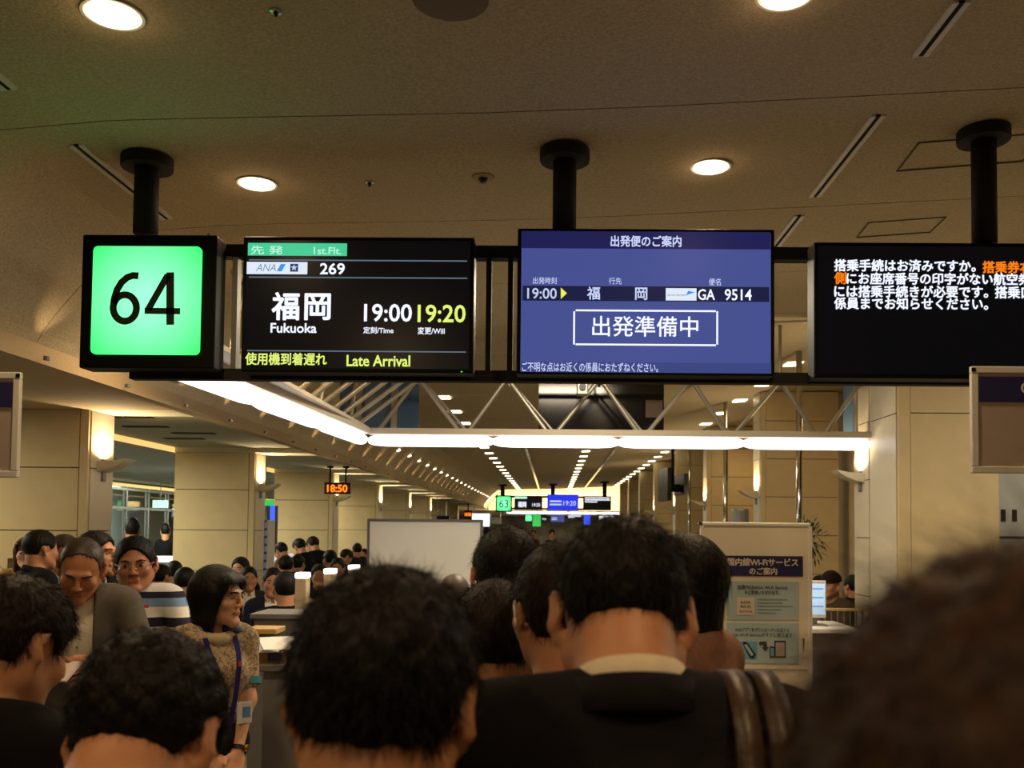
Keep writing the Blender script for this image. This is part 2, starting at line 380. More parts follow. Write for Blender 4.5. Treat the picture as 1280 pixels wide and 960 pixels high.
# spare track rails (thin shiny ceiling rails between the rows)
for X, lb in ((-0.55, 'long shiny ceiling rail between the left and centre lamp rows'), (1.35, 'long shiny ceiling rail right of the centre lamp row')):
    e = empty('ceiling_rail', (X, 28, zc(X)), 0, lb, 'ceiling rail')
    y = 18.0
    while y < 40:
        MB().box(X - 0.03, X + 0.03, y, y + 0.8, zc(X) - 0.03, zc(X)).build('rail_segment', m_chrome, e); y += 0.95
def slot(x, y0, y1, label, frame=True):
    z = zc(x); t = math.atan2(zc(x + 0.05) - zc(x - 0.05), 0.1); yc = (y0 + y1) / 2; h = (y1 - y0) / 2
    e = empty('air_diffuser', (x, yc, z), 0, label, 'air vent', 'long slot diffusers in the ceiling')
    o = MB().box(-0.012, 0.012, -h, h, -0.007, 0.0).build('slot_opening', m_slot, e, local=True)
    for s in (-1, 1):
        MB().box(s * 0.016 - 0.006 if s > 0 else -0.03, 0.03 if s > 0 else -0.010, -h, h, -0.010, 0.0).build('slot_rim', m_white, e, local=True)
    e.rotation_euler = (0, -t, 0)
_s = [(ceil_at(*a), ceil_at(*b)) for a, b in (((95, 180), (215, 272)), ((-40, 58), (12, 110)), ((1098, 143), (1012, 245)), ((1205, 0), (1150, 68)))]
slot(_s[0][0].x, _s[0][0].y, _s[0][1].y, 'long dark slot diffuser in the ceiling left of the green gate sign pole')
slot(_s[1][1].x, _s[1][0].y, _s[1][1].y, 'slot diffuser cut by the left edge of the picture')
slot(_s[2][0].x, _s[2][0].y, _s[2][1].y, 'long pale rimmed slot diffuser between the middle and right poles')
slot(_s[3][1].x, _s[3][0].y, _s[3][1].y, 'dark slot diffuser at the top right corner')
slot(_s[2][0].x, 5.1, 6.0, 'slot diffuser partly hidden behind the blue screen')
def disc(px, py, Y, r, label, cat, name, mm, drop):
    p = ceil_at(px, py); z = zc(p.x); e = empty(name, (p.x, p.y, z), 0, label, cat)
    MB().lathe((p.x, p.y, z - 0.006), [(r, 0.006), (r * 0.98, 0.0), (r * 0.5, -0.002)], 28).build('base_plate', mm, e)
    if drop: MB().lathe((p.x, p.y, z - drop), [(r * 0.25, 0), (r * 0.4, drop * 0.5), (r * 0.42, drop)], 16).build('sensor_head', mat('dark_bronze', (70, 52, 36), 0.4, 0.4), e)
disc(563, -2, 2.85, 0.125, 'large round speaker grille at the top edge of the ceiling', 'speaker', 'ceiling_speaker', mat('taupe_grille', (120, 104, 80), 0.7), 0)
disc(345, 13, 2.87, 0.02, 'tiny sprinkler head near the top edge', 'sprinkler', 'sprinkler', m_chrome, 0.02)
disc(462, 227, 4.4, 0.022, 'tiny sprinkler head right of the downlight over the departure board', 'sprinkler', 'sprinkler', m_chrome, 0.025)
disc(604, 221, 4.35, 0.055, 'round smoke detector left of the middle pole', 'smoke detector', 'smoke_detector', m_low, 0.03)
def hatch(cx, cy, w_, d_, label):
    z = zc(cx); t = math.atan2(zc(cx + 0.3) - zc(cx - 0.3), 0.6)
    e = empty('ceiling_hatch', (cx, cy, z - 0.001), 0, label, 'hatch'); e.rotation_euler = (0, -t, R(-4.3))
    for a in ((-w_, w_, -d_, -d_ + 0.008), (-w_, w_, d_ - 0.008, d_), (-w_, -w_ + 0.008, -d_, d_), (w_ - 0.008, w_, -d_, d_)):
        MB().box(*a, -0.004, 0.0).build('hatch_edge', mat('hatch_edge', (92, 80, 60), 0.8), e, local=True)
_h = ceil_at(1215, 190); hatch(_h.x, _h.y, 0.30, 0.17, 'square ceiling access hatch outline at the right pole')
_h = ceil_at(1125, 284); hatch(_h.x, _h.y, 0.22, 0.14, 'smaller ceiling access hatch outline above the text screen')

# ------------------------------------------------------------------ lamp beam and truss
YB, ZB = 7.95, 2.44
m_chan = mat('lamp_channel', (190, 180, 160), 0.5)
def beam(p0, p1, n, label):
    p0 = Vector(p0); p1 = Vector(p1); e = empty('lamp_beam', p0, 0, label, 'light fitting')
    d = (p1 - p0); L = d.length; d.normalize(); a = d.cross(Vector((0, 0, 1)))
    M = Matrix((( d.x, a.x, 0, p0.x), (d.y, a.y, 0, p0.y), (d.z, a.z, 1, p0.z), (0, 0, 0, 1)))
    MB().box(0, L, -0.07, 0.07, 0.05, 0.10, M).build('channel', m_chan, e)
    for i in range(n):
        x0, x1 = L * i / n + 0.004, L * (i + 1) / n - 0.004
        mb = MB(); sec = [(0.062 * math.cos(t), 0.052 * math.sin(t)) for t in np.linspace(0, 2 * math.pi, 13)[:-1]]
        st = [(x0, 0.55), (x0 + 0.05, 0.85), (x0 + 0.16, 1.0), (x1 - 0.16, 1.0), (x1 - 0.05, 0.85), (x1, 0.55)]
        rings = [[mb.b.verts.new(M @ Vector((x, u * q, v * q + 0.0))) for u, v in sec] for x, q in st]
        for A, B in zip(rings, rings[1:]):
            for j in range(12): mb.b.faces.new((A[j], A[(j + 1) % 12], B[(j + 1) % 12], B[j]))
        mb.b.faces.new(rings[0]); mb.b.faces.new(rings[-1])
        mb.build('diffuser', m_tube, e, smooth=True)
beam((-1.60, YB, ZB), (2.73, YB, ZB), 4, 'long white fluorescent lamp beam running across the corridor to the right column')
beam((-1.84, 4.15, ZB), (-1.64, YB - 0.03, ZB), 3, 'white fluorescent lamp beam running away from under the green gate sign')
def truss_member(e, p, q, r=0.020): MB().tube(p, q, r, 10).build('strut', m_steel, e)
e = empty('roof_truss', (0.5, YB, 2.55), 0, 'grey zigzag steel tube truss above the cross lamp beam', 'truss')
zt, zb = 3.0, 2.54
MB().tube((-1.65, YB + 0.03, zt), (2.73, YB + 0.03, zt), 0.025, 10).build('top_chord', m_steel, e)
MB().box(-1.65, 2.73, YB, YB + 0.06, zb - 0.02, zb + 0.01).build('bottom_chord', m_chan, e)
topx = [522, 634, 750, 865, 977, 1079]; botx = [466, 579, 690, 804, 914, 1026]
T = [P(x, 477, YB).x for x in topx]; B = [P(x, 546, YB).x for x in botx]
for i in range(6):
    truss_member(e, (T[i], YB + 0.03, zt), (B[i] + 0.05, YB + 0.03, zb))
    if i < 5: truss_member(e, (T[i], YB + 0.03, zt), (B[i + 1] - 0.05, YB + 0.03, zb))
    if i < 5: truss_member(e, (T[i] + 0.02, YB + 0.18, zt), (B[i + 1] + 0.02, YB + 0.18, zb), 0.012)
    MB().box(T[i] - 0.012, T[i] + 0.012, YB - 0.01, YB + 0.2, zt - 0.05, zt + 0.03).build('gusset_plate', m_grey, e)
for x in (T[0], T[2], T[4]): MB().tube((x, YB + 0.05, zt), (x, YB + 0.05, zc(x)), 0.015, 8).build('hanger', m_steel, e)
MB().tube((T[5] - 0.02, YB + 0.14, 2.5), (T[5] - 0.02, YB + 0.14, zc(2.6)), 0.02).build('hanger', m_steel, e)
e = empty('roof_truss', (-1.75, 6, 2.55), 0, 'dense steel tube truss over the lamp beam behind the departure board', 'truss')
for dx in (0.0, 0.55): MB().tube((-1.75 + dx, 4.95, 3.07), (-1.62 + dx, YB - .1, 3.0), 0.022).build('top_chord', m_steel, e)
MB().box(-1.84, -1.60, 4.3, YB, 2.535, 2.56).build('bottom_chord', m_chan, e)
for i in range(11):
    y0 = 4.9 + i * 0.28; xx = -1.78 + 0.16 * (y0 - 4.3) / 3.7; zt_ = 3.09 - .1 * (y0 - 4.3) / 3.7
    truss_member(e, (xx, y0, 2.56), (xx + 0.55, y0 + 0.10, zt_), 0.019)
    if i % 3 == 0: truss_member(e, (xx, y0, 2.56), (xx, y0 + 0.22, zt_), 0.016)
    if i % 3 == 1: truss_member(e, (xx, y0, zt_), (xx + .55, y0 + .1, zt_), 0.014)
for y_ in (5.6, 6.6, 7.7): MB().tube((-1.74, y_, 3.06), (-1.74, y_, zc(-1.74)), 0.014, 8).build('hanger', m_steel, e)
# blue grey glass screens and posts behind the truss corner
e = empty('glass_screen', (-1.5, 8.6, 2.5), 0, 'blue grey glass screen with metal posts behind the truss corner', 'glass screen')
for x0, x1 in ((424, 447), (451, 489), (497, 524)):
    a = P(x0, 540, 8.6); b_ = P(x1, 478, 8.6)
    MB().box(a.x, b_.x, 8.6, 8.63, 2.53, 3.05).build('glass_panel', m_bluegl, e)
for x0 in (449, 493):
    a = P(x0, 540, 8.55); MB().box(a.x - 0.025, a.x + 0.025, 8.52, 8.58, 2.50, zc(a.x)).build('post', m_steel, e)
MB().box(P(420, 540, 8.6).x, P(526, 540, 8.6).x, 8.56, 8.64, 2.49, 2.53).build('bottom_rail', m_chan, e)
a = P(1078, 500, 8.32)
tag(MB().box(2.64, 2.72, 8.34, 8.38, 2.50, 3.47).build('glass_strip', m_bluegl), 'narrow blue grey glass strip beside the narrow column', 'glass panel')
# dark board behind the truss
cx, cz, w_, h_ = rect(673, 473, 830, 542, 8.5)
e = empty('dark_ceiling_screen', (cx, 8.5, cz), 0, 'dark hanging screen behind the truss under the blue monitor', 'screen')
MB().box(cx - w_ / 2, cx + w_ / 2, 8.5, 8.56, cz - h_ / 2, zc(cx)).build('dark_panel', mat('smoked_glass', (20, 20, 20), 0.12, spec=0.7), e)
q = rect(807, 500, 828, 522, 8.5); MB().box(q[0] - q[2] / 2, q[0] + q[2] / 2, 8.49, 8.5, q[1] - q[3] / 2, q[1] + q[3] / 2).build('inset_plate', mat('brown_plate', (96, 74, 58), 0.5), e)
q = rect(721, 475, 735, 494, 7.7)
e = empty('ceiling_camera', (q[0], 7.7, q[1]), 0, 'small metal bracket device on the truss top under the blue monitor', 'device')
MB().box(q[0] - q[2] / 2, q[0] + q[2] / 2, 7.66, 7.78, q[1] - q[3] / 2, q[1] + q[3] / 2).build('housing', m_grey, e, bevel=0.008)
MB().tube((q[0], 7.64, q[1]), (q[0], 7.67, q[1]), 0.03).build('lens', m_blackg, e)
MB().tube((q[0], 7.8, q[1]), (q[0], 7.98, 3.0), 0.012).build('bracket', m_steel, e)
# lit hatch under the gate sign
q = P(160, 473, 4.7)
e = empty('ceiling_cassette', (-2.15, 5.1, 2.52), 0, 'pale grey air unit hanging just below the green gate sign', 'air unit')
MB().box(-2.30, -1.92, 4.75, 5.5, 2.54, 2.68).build('unit_body', m_grey, e, bevel=0.01)
MB().box(-2.30, -1.92, 4.74, 4.76, 2.60, 2.66).build('unit_front', m_white, e)
for x_ in (-2.27, -1.95): MB().tube((x_, 5.1, 2.68), (x_, 5.1, zc(x_)), 0.008, 6).build('rod', m_grey, e)
# polished poles and back to back monitors on the right
for px, Y, lb in ((999, 9.3, 'tall polished metal pole between the lamp beam and the wi-fi poster'), (907, 13.0, 'thin polished metal pole left of the second right column'), (862, 19.0, 'distant polished metal pole right of the hanging monitors')):
    a = P(px, 600, Y); e = empty('metal_pole', (a.x, Y, 0), 0, lb, 'pole')
    MB().tube((a.x, Y, 0), (a.x, Y, zc(a.x) - 0.002), 0.032, 16).build('pole_shaft', m_chrome, e, smooth=True)
    MB().lathe((a.x, Y, 0), [(0.09, 0), (0.085, 0.012), (0.04, 0.02)], 20).build('foot_plate', m_steel, e)
a = P(925, 640, 9.0)
tag(MB().lathe((a.x, 9.0, 0), [(0.085, 0), (0.085, 1.88), (0.078, 1.90)], 24).build('cylinder_post', m_grey, smooth=False), 'short grey cylindrical post rising behind the wi-fi poster', 'post')
a = P(841, 600, 17.0)
e = empty('hanging_monitors', (a.x, 17.0, a.z), 0, 'pair of monitors back to back on a ceiling pole seen nearly edge on', 'monitor')
MB().tube((a.x, 17.0, a.z - 0.2), (a.x, 17.0, zc(a.x)), 0.03, 12).build('pole', m_black, e)
MB().box(a.x - 0.12, a.x + 0.12, 16.95, 17.05, a.z - 0.22, a.z - 0.08).build('bracket', m_black, e)
for s, h_ in ((-1, 0.30), (1, 0.19)):
    M = Matrix.Translation((a.x + s * 0.15, 17.0, a.z - 0.09)) @ Matrix.Rotation(R(97), 4, 'Z')
    MB().box(-0.36, 0.36, -0.035, 0.035, -h_, h_, M).build('monitor_case', m_blackg, e)
# ------------------------------------------------------------------ the row of hanging gate signs
YS = 4.0
def em(name, col, s=1.0): return mat(name, (0, 0, 0), 0.3, spec=0.1, emit=col, strength=s)
t_white = em('text_white', (235, 240, 255), 1.15); t_yel = em('text_yellow', (228, 248, 120), 1.0); t_or = em('text_orange', (255, 130, 20), 1.0)
t_line = em('screen_line', (95, 110, 125)); t_green = em('screen_green', (70, 205, 150), 1.0); t_pale = em('text_pale', (200, 210, 240))
t_palegreen = em('text_pale_green', (190, 245, 220)); t_dblue = em('text_logo_blue', (110, 130, 170)); t_sky = em('text_sky_blue', (60, 150, 230))
s_black = mat('screen_black', (3, 3, 4), 0.25, spec=0.25, emit=(8, 8, 10), strength=1.0)
def sign_box(name, px, label, cat='sign', y0=YS, depth=0.11, group=None):
    cx, cz, w_, h_ = rect(*px, y0)
    e = empty(name, (cx, y0, cz - h_ / 2), 0, label, cat)
    MB().box(cx - w_ / 2, cx + w_ / 2, y0, y0 + depth, cz - h_ / 2, cz + h_ / 2).build('casing', mat('matt_black_casing', (8, 8, 9), 0.5, spec=0.12), e, bevel=0.006)
    return e
def plate(e, name, px, mm, dy=0.003, Y=YS, th=0.002):
    cx, cz, w_, h_ = rect(*px, Y)
    return MB().box(cx - w_ / 2, cx + w_ / 2, Y - dy, Y - dy + th, cz - h_ / 2, cz + h_ / 2).build(name, mm, e)
def tx(e, s, x0, y0, x1, y1, m, Y=YS, dy=0.006, **k): return text(s, x0, y0, x1, y1, Y - dy, m, e, **k)
# green gate number
g64 = sign_box('gate_number_sign', (99, 291, 271, 462), 'green lit box sign with gate number 64', depth=0.12)
mg = bpy.data.materials.new('green_backlit'); mg.use_nodes = True; nt = mg.node_tree; b = nt.nodes['Principled BSDF']
tc = nt.nodes.new('ShaderNodeTexCoord'); mp = nt.nodes.new('ShaderNodeMapping'); mp.inputs['Location'].default_value = (-0.5, -0.5, -0.5); nt.links.new(tc.outputs['Generated'], mp.inputs[0])
ln = nt.nodes.new('ShaderNodeVectorMath'); ln.operation = 'LENGTH'; sc_ = nt.nodes.new('ShaderNodeVectorMath'); sc_.operation = 'MULTIPLY'; sc_.inputs[1].default_value = (1, 0, 1)
nt.links.new(mp.outputs[0], sc_.inputs[0]); nt.links.new(sc_.outputs[0], ln.inputs[0])
rp = nt.nodes.new('ShaderNodeValToRGB'); rp.color_ramp.elements[0].position = 0.1; rp.color_ramp.elements[0].color = (*lin((138, 255, 188)), 1)
rp.color_ramp.elements[1].position = 0.68; rp.color_ramp.elements[1].color = (*lin((52, 240, 104)), 1)
nt.links.new(ln.outputs['Value'], rp.inputs[0]); nt.links.new(rp.outputs[0], b.inputs['Emission Color']); b.inputs['Emission Strength'].default_value = 1.5; b.inputs['Base Color'].default_value = (0.01, 0.05, 0.02, 1)
cx, cz, w_, h_ = rect(115, 307, 253, 445, YS)
MB().rbox(cx, cz, w_, h_, YS - 0.012, YS, 0.022).build('lit_face', mg, g64)
m_sb = mat('sign_black', (4, 30, 12), 0.5)
def ribbon(pts, wd, name):
    """numeral stroke of constant width through pixel points"""
    q = [P(a, b, YS) for a, b in pts]; q = [Vector((v.x, v.z)) for v in q]; hw = wd * YS / F / 2; L_, R_ = [], []
    for n_, v in enumerate(q):
        d = (q[min(n_ + 1, len(q) - 1)] - q[max(n_ - 1, 0)]).normalized(); nn = Vector((-d.y, d.x)); L_.append(v + nn * hw); R_.append(v - nn * hw)
    mb = MB(); A = [mb.b.verts.new((v.x, YS - .015, v.y)) for v in L_]; B_ = [mb.b.verts.new((v.x, YS - .015, v.y)) for v in R_]
    for k_ in range(len(q) - 1): mb.b.faces.new((A[k_], A[k_ + 1], B_[k_ + 1], B_[k_]))
    return mb.build(name, m_sb, g64)
six = [(175, 346), (168, 345.5), (161, 348), (154, 354), (148.5, 363), (145, 374), (143.5, 385)]
six += [(158 - 14.5 * math.cos(a), 386 + 16.5 * math.sin(a)) for a in np.linspace(0.05, 2 * math.pi - .35, 26)]
ribbon(six, 9, 'numeral_stroke')
ribbon([(214.5, 341.5), (214.5, 407)], 10, 'numeral_stroke'); ribbon([(211.5, 345), (187, 388)], 8.5, 'numeral_stroke'); ribbon([(182.5, 389.5), (227, 390)], 8, 'numeral_stroke')
# departure board
dep = sign_box('departure_monitor', (300, 294, 594, 467), 'black departure monitor showing flight 269 to Fukuoka delayed to 19:20', 'monitor')
plate(dep, 'screen', (305, 299, 589, 462), s_black, 0.001)
plate(dep, 'green_banner', (309, 304, 435, 320), t_green)
tx(dep, '先 発', 313, 307, 354, 318, t_palegreen, bold=0.01); tx(dep, '1st.Flt.', 392, 309, 427, 318, t_palegreen, bold=0.01)
plate(dep, 'screen_rule', (309, 325, 586, 326.5), t_line); plate(dep, 'screen_rule', (309, 346.5, 586, 348), t_line); plate(dep, 'screen_rule', (307, 438.5, 584, 440), t_line)
plate(dep, 'logo_plate', (308, 327.5, 385, 343), em('logo_white', (225, 235, 250)))
tx(dep, 'ANA', 320, 330, 345, 339, t_dblue, shear=0.25, bold=-0.01)
c = [P(*q, YS - 0.006) for q in ((346, 339), (351, 330), (357, 330), (352, 339))]
MB().prism([(v.x, v.z) for v in c], YS - 0.006, YS - 0.004).build('logo_stripe', t_sky, dep)
plate(dep, 'logo_square', (363, 330, 373, 340), em('logo_dark', (40, 60, 100)), 0.005)
cq = P(368, 335, YS); pts = []
for i in range(10):
    a = math.pi / 2 + i * math.pi / 5; rr = 0.015 if i % 2 == 0 else 0.006
    pts.append((cq.x + rr * math.cos(a), cq.z + rr * math.sin(a)))
MB().prism(pts, YS - 0.0065, YS - 0.005).build('logo_star', t_pale, dep)
tx(dep, '269', 400, 329, 431, 343, t_white, bold=0.022)
tx(dep, '福', 340, 365.5, 374, 400, t_white, bold=0.026); tx(dep, '岡', 381, 367, 413, 400, t_white, bold=0.026)
tx(dep, 'Fukuoka', 338, 404, 396, 416, t_white, bold=0.022)
tx(dep, '19:00', 455, 380, 515, 402, t_white, bold=0.018); tx(dep, '19:20', 522, 381, 582, 403, t_yel, bold=0.018)
tx(dep, '定刻/Time', 454, 408.5, 492, 417, t_white, bold=0.012); tx(dep, '変更/Will', 522, 409, 556, 418, t_white, bold=0.012)
tx(dep, '使用機到着遅れ', 306, 441, 409, 456.5, t_yel, bold=0.018); tx(dep, 'Late Arrival', 433, 444, 513, 458, t_yel, bold=0.022)
plate(dep, 'power_light', (576, 464, 578, 465.5), em('led_green', (60, 255, 60)))
# blue information monitor
blu = sign_box('information_monitor', (645, 284, 969, 470), 'blue information monitor showing flight GA 9514 with a boxed status', 'monitor')
plate(blu, 'screen', (650, 290, 964, 466), em('screen_blue', (71, 81, 145)), 0.002)
plate(blu, 'header_band', (650, 289.5, 964, 311.5), em('header_blue', (34, 33, 84)))
plate(blu, 'row_band', (652, 358, 962, 377), em('row_dark', (30, 32, 66)))
plate(blu, 'footer_band', (650, 453, 964, 466), em('footer_blue', (60, 70, 128)))
t_blw = em('text_blue_white', (205, 215, 255), 1.0)
tx(blu, '出発便のご案内', 763, 294.5, 852, 308.5, t_blw, bold=0.018)
tx(blu, '出発時刻', 666, 346.5, 696, 355, t_blw); tx(blu, '行先', 761, 347, 777, 355.5, t_blw); tx(blu, '便名', 886, 348, 901, 357, t_blw)
tx(blu, '19:00', 659, 360, 696, 373.5, t_pale, bold=0.01)
c = [P(*q, YS) for q in ((701, 360), (708.5, 367), (701, 374))]
MB().prism([(v.x, v.z) for v in c], YS - 0.007, YS - 0.005).build('arrow_mark', em('arrow_yellow', (240, 240, 80)), blu)
tx(blu, '福', 734, 358.5, 750, 374.5, t_blw, bold=0.015); tx(blu, '岡', 794, 359.5, 809, 375, t_blw, bold=0.015)
plate(blu, 'logo_plate', (832, 360.5, 870.5, 376), em('logo_white', (225, 235, 250)), 0.005)
tx(blu, 'Garuda Indonesia', 834, 367, 857, 370, em('logo_grey', (130, 150, 170)), dy=0.007)
c = [P(*q, YS) for q in ((857, 370), (860, 364), (868, 366), (862, 368))]
MB().prism([(v.x, v.z) for v in c], YS - 0.008, YS - 0.006).build('logo_wing', t_sky, blu)
tx(blu, 'GA', 872.5, 361.5, 893.5, 375, t_white, bold=0.012); tx(blu, '9514', 906, 361.5, 939.5, 375.5, t_white, bold=0.012)
for a in ((719, 387.5, 895, 389.7), (719, 430, 895, 432.2), (716.5, 389, 718.7, 431), (895.3, 389, 897.5, 431)): plate(blu, 'status_frame', a, t_white)
tx(blu, '出発準備中', 740, 395, 873, 421, t_white, bold=0.006)
tx(blu, 'ご不明な点はお近くの係員におたずねください。', 652, 453, 823, 465, t_blw, bold=0.006)
# text monitor at the right
txm = sign_box('text_monitor', (1018, 302, 1344, 474), 'black monitor with four lines of white and orange Japanese text', 'monitor')
plate(txm, 'screen', (1023, 307, 1339, 469), s_black, 0.001)
ch = 15.35
def row(s, x, y, m): tx(txm, s, x, y, x + ch * len(s) - 1 - (7 if s[-1] == '。' else 0), y + 15, m, bold=0.024)
row('搭乗手続はお済みですか。', 1043, 324.5, t_white); row('搭乗券右', 1043 + 12.1 * ch, 326.5, t_or)
row('側', 1043, 340, t_or); row('にお座席番号の印字がない航空券', 1043 + ch, 341, t_white)
row('には搭乗手続きが必要です。', 1043, 357, t_white); row('搭乗口', 1043 + 13.1 * ch, 358, t_white)
row('係員までお知らせください。', 1043, 372, t_white)
# carrying frame: two bars and three ceiling poles
fr = empty('sign_frame', (0.1, YS + 0.12, 2.4), 0, 'black bar frame that carries the row of gate signs', 'sign frame')
x0, x1 = P(262, 300, YS).x, P(1400, 300, YS).x
for k, (ya, yb) in enumerate(((296, 308), (457, 467))):
    z1 = P(640, ya, YS).z; z0 = P(640, yb + 4, YS).z
    MB().box(x0 - (0.4 if k else 0), x1, YS + 0.125, YS + 0.185, z0, z1).build('crossbar', m_black, fr)
for x in (P(280, 380, YS).x, P(608, 380, YS).x, P(636, 380, YS).x):
    MB().box(x - 0.012, x + 0.012, YS + 0.13, YS + 0.18, 2.38, 2.95).build('upright', m_grey if x < -1 else m_black, fr)
for px in (176, 706, 1238):
    x = P(px, 225, YS).x; z = zc(x)
    MB().tube((x, YS + 0.06, P(px, 287 if px < 1000 else 299, YS).z), (x, YS + 0.06, z - 0.02), 0.053, 28).build('pole', m_black, fr, smooth=True)
    MB().lathe((x, YS + 0.06, z - 0.055), [(0.110, 0.0), (0.112, 0.006), (0.112, 0.05)], 36).build('ceiling_flange', m_black, fr)

# ------------------------------------------------------------------ the next gates down the corridor
def far_gate(Y, s, items, labelpart):
    for kind, px, lab in items:
        cx, cz, w_, h_ = rect(*px, Y)
        nm = {'num': 'gate_number_sign', 'blk': 'departure_monitor', 'blue': 'information_monitor', 'txt': 'text_monitor'}[kind]
        e = sign_box(nm, px, lab, 'sign' if kind == 'num' else 'monitor', y0=Y, depth=0.12)
        W_, H_ = px[2] - px[0], px[3] - px[1]
        if kind == 'num':
            MB().rbox(cx, cz, w_ * 0.84, h_ * 0.84, Y - 0.012, Y, w_ * 0.08).build('lit_face', mg, e)
            if Y < 50: tx(e, '63', px[0] + W_ * 0.22, px[1] + H_ * 0.27, px[0] + W_ * 0.78, px[1] + H_ * 0.74, m_sb, Y=Y, dy=0.02)
        elif kind == 'blk':
            plate(e, 'screen', (px[0] + 1, px[1] + 1, px[2] - 1, px[3] - 1), s_black, 0.01, Y)
            plate(e, 'green_banner', (px[0] + 0.5, px[1] + 0.5, px[0] + W_ * 0.45, px[1] + H_ * 0.2), t_palegreen, 0.015, Y)
            tx(e, '福岡', px[0] + W_ * 0.13, px[1] + H_ * 0.4, px[0] + W_ * 0.42, px[1] + H_ * 0.8, t_white, Y=Y, dy=0.02, bold=0.03)
            tx(e, '19:20', px[0] + W_ * 0.64, px[1] + H_ * 0.52, px[0] + W_ * 0.92, px[1] + H_ * 0.75, t_white, Y=Y, dy=0.02, bold=0.02)
        elif kind == 'blue':
            plate(e, 'screen', (px[0] + 0.6, px[1] + 0.6, px[2] - 0.6, px[3] - 0.6), em('screen_vivid_blue', (45, 55, 235)) if Y < 50 else MATS['screen_blue'], 0.01, Y)
            if Y < 50: tx(e, '19:20', px[0] + W_ * 0.52, px[1] + H_ * 0.4, px[0] + W_ * 0.92, px[1] + H_ * 0.7, t_pale, Y=Y, dy=0.02, bold=0.01)
            for q in (0.38, 0.58): plate(e, 'text_line', (px[0] + W_ * 0.08, px[1] + H_ * q, px[0] + W_ * 0.46, px[1] + H_ * (q + 0.1)), t_pale, 0.015, Y)
        else:
            plate(e, 'screen', (px[0] + 0.6, px[1] + 0.6, px[2] - 0.6, px[3] - 0.6), s_black, 0.01, Y)
            for q, b2 in ((0.1, 0.95), (0.24, 0.95), (0.38, 0.5)): plate(e, 'text_line', (px[0] + W_ * 0.06, px[1] + H_ * q, px[0] + W_ * b2, px[1] + H_ * (q + 0.08)), t_white, 0.015, Y)
far_gate(34.0, 1, (('num', (619.5, 619, 640, 640), 'small green lit sign with gate number 63 down the corridor'),
                  ('blk', (643, 620, 678, 637.5), 'distant black departure monitor beside the gate 63 sign'),
                  ('blue', (684, 618, 723, 638), 'distant vivid blue monitor in the gate 63 row'),
                  ('txt', (729, 620, 764, 637.5), 'distant black text monitor at the right of the gate 63 row')), '')
fr2 = empty('sign_frame', (0.1, 34.1, 2.4), 0, 'distant black bar frame carrying the gate 63 signs', 'sign frame')
xa, xb = P(622, 630, 34).x, P(764, 630, 34).x
for z_ in (P(690, 621, 34).z, P(690, 636, 34).z): MB().box(xa, xb, 34.12, 34.2, z_ - 0.04, z_ + 0.04).build('crossbar', m_black, fr2)
for px in (628, 691, 756):
    x = P(px, 620, 34).x; MB().tube((x, 34.15, 2.8), (x, 34.15, zc(x)), 0.08, 12).build('pole', m_black, fr2)
    MB().lathe((x, 34.15, zc(x) - 0.06), [(0.16, 0), (0.16, 0.06)], 16).build('ceiling_flange', m_black, fr2)
for px, pt in ((652, 607), (657, 607), (774, 607)):
    pass
beam((P(633, 641, 38).x, 38.0, 2.37), (P(788, 641, 38).x, 38.0, 2.37), 4, 'distant white lamp beam under the gate 63 signs')
far_gate(56.0, 1, (('num', (656, 643, 665.5, 652), 'tiny green lit gate sign below the distant lamp beam'),
                  ('blk', (667, 643, 684, 652), 'tiny black monitor below the distant lamp beam beside the tiny green sign'),
                  ('blue', (688, 643, 706, 653), 'tiny blue grey monitor below the distant lamp beam'),
                  ('txt', (709, 643, 727, 652), 'tiny black text monitor below the distant lamp beam')), '')
fr3 = empty('sign_frame', (0.1, 56.1, 2.4), 0, 'farthest bar frame carrying the tiny gate signs', 'sign frame')
MB().box(P(656, 646, 56).x, P(727, 646, 56).x, 56.12, 56.2, 2.40, 2.50).build('crossbar', m_black, fr3)
for px in (660, 697, 722): x = P(px, 646, 56).x; MB().tube((x, 56.15, 2.45), (x, 56.15, 2.56), 0.05, 8).build('pole', m_black, fr3)
tag(MB().box(P(666, 653, 56).x, P(676, 653, 56).x, 55.5, 55.55, P(670, 658, 55.5).z, 2.55).build('green_sign', mat('green_lit', (40, 190, 80), 0.5, emit=(60, 200, 90), strength=0.8)), 'tiny green sign under the farthest gate signs', 'sign')
# clock
q = rect(405, 603, 438, 617.5, 14.6)
ck = empty('digital_clock', (q[0], 14.6, q[1]), 0, 'red digital clock reading 18:50 hanging from the left ceiling', 'clock')
MB().box(q[0] - q[2] / 2, q[0] + q[2] / 2, 14.6, 14.68, q[1] - q[3] / 2, q[1] + q[3] / 2).build('clock_case', m_blackg, ck, bevel=0.008)
plate(ck, 'clock_window', (407, 605, 436, 616), mat('dark_red_glass', (50, 8, 4), 0.3, emit=(70, 8, 0), strength=0.6), 0.004, 14.6)
text('18:50', 409, 606, 434, 615, 14.59, em('led_red', (255, 120, 30), 2.0), ck, bold=0.03)
for s in (-0.3, 0.3):
    x = q[0] + q[2] * s; MB().tube((x, 14.64, q[1] + q[3] / 2), (x, 14.64, 2.66), 0.014, 10).build('rod', m_black, ck)
    MB().lathe((x, 14.64, 2.63), [(0.05, 0), (0.05, 0.03)], 14).build('ceiling_flange', m_black, ck)
q = rect(580, 638, 590, 648, 34)
e = empty('digital_clock', (q[0], 34, q[1]), 0, 'tiny orange red clock in the distance above the whiteboard', 'clock')
MB().box(q[0] - q[2] / 2, q[0] + q[2] / 2, 34, 34.08, q[1] - q[3] / 2, q[1] + q[3] / 2).build('clock_case', mat('dark_red_case', (60, 10, 5), 0.5), e)
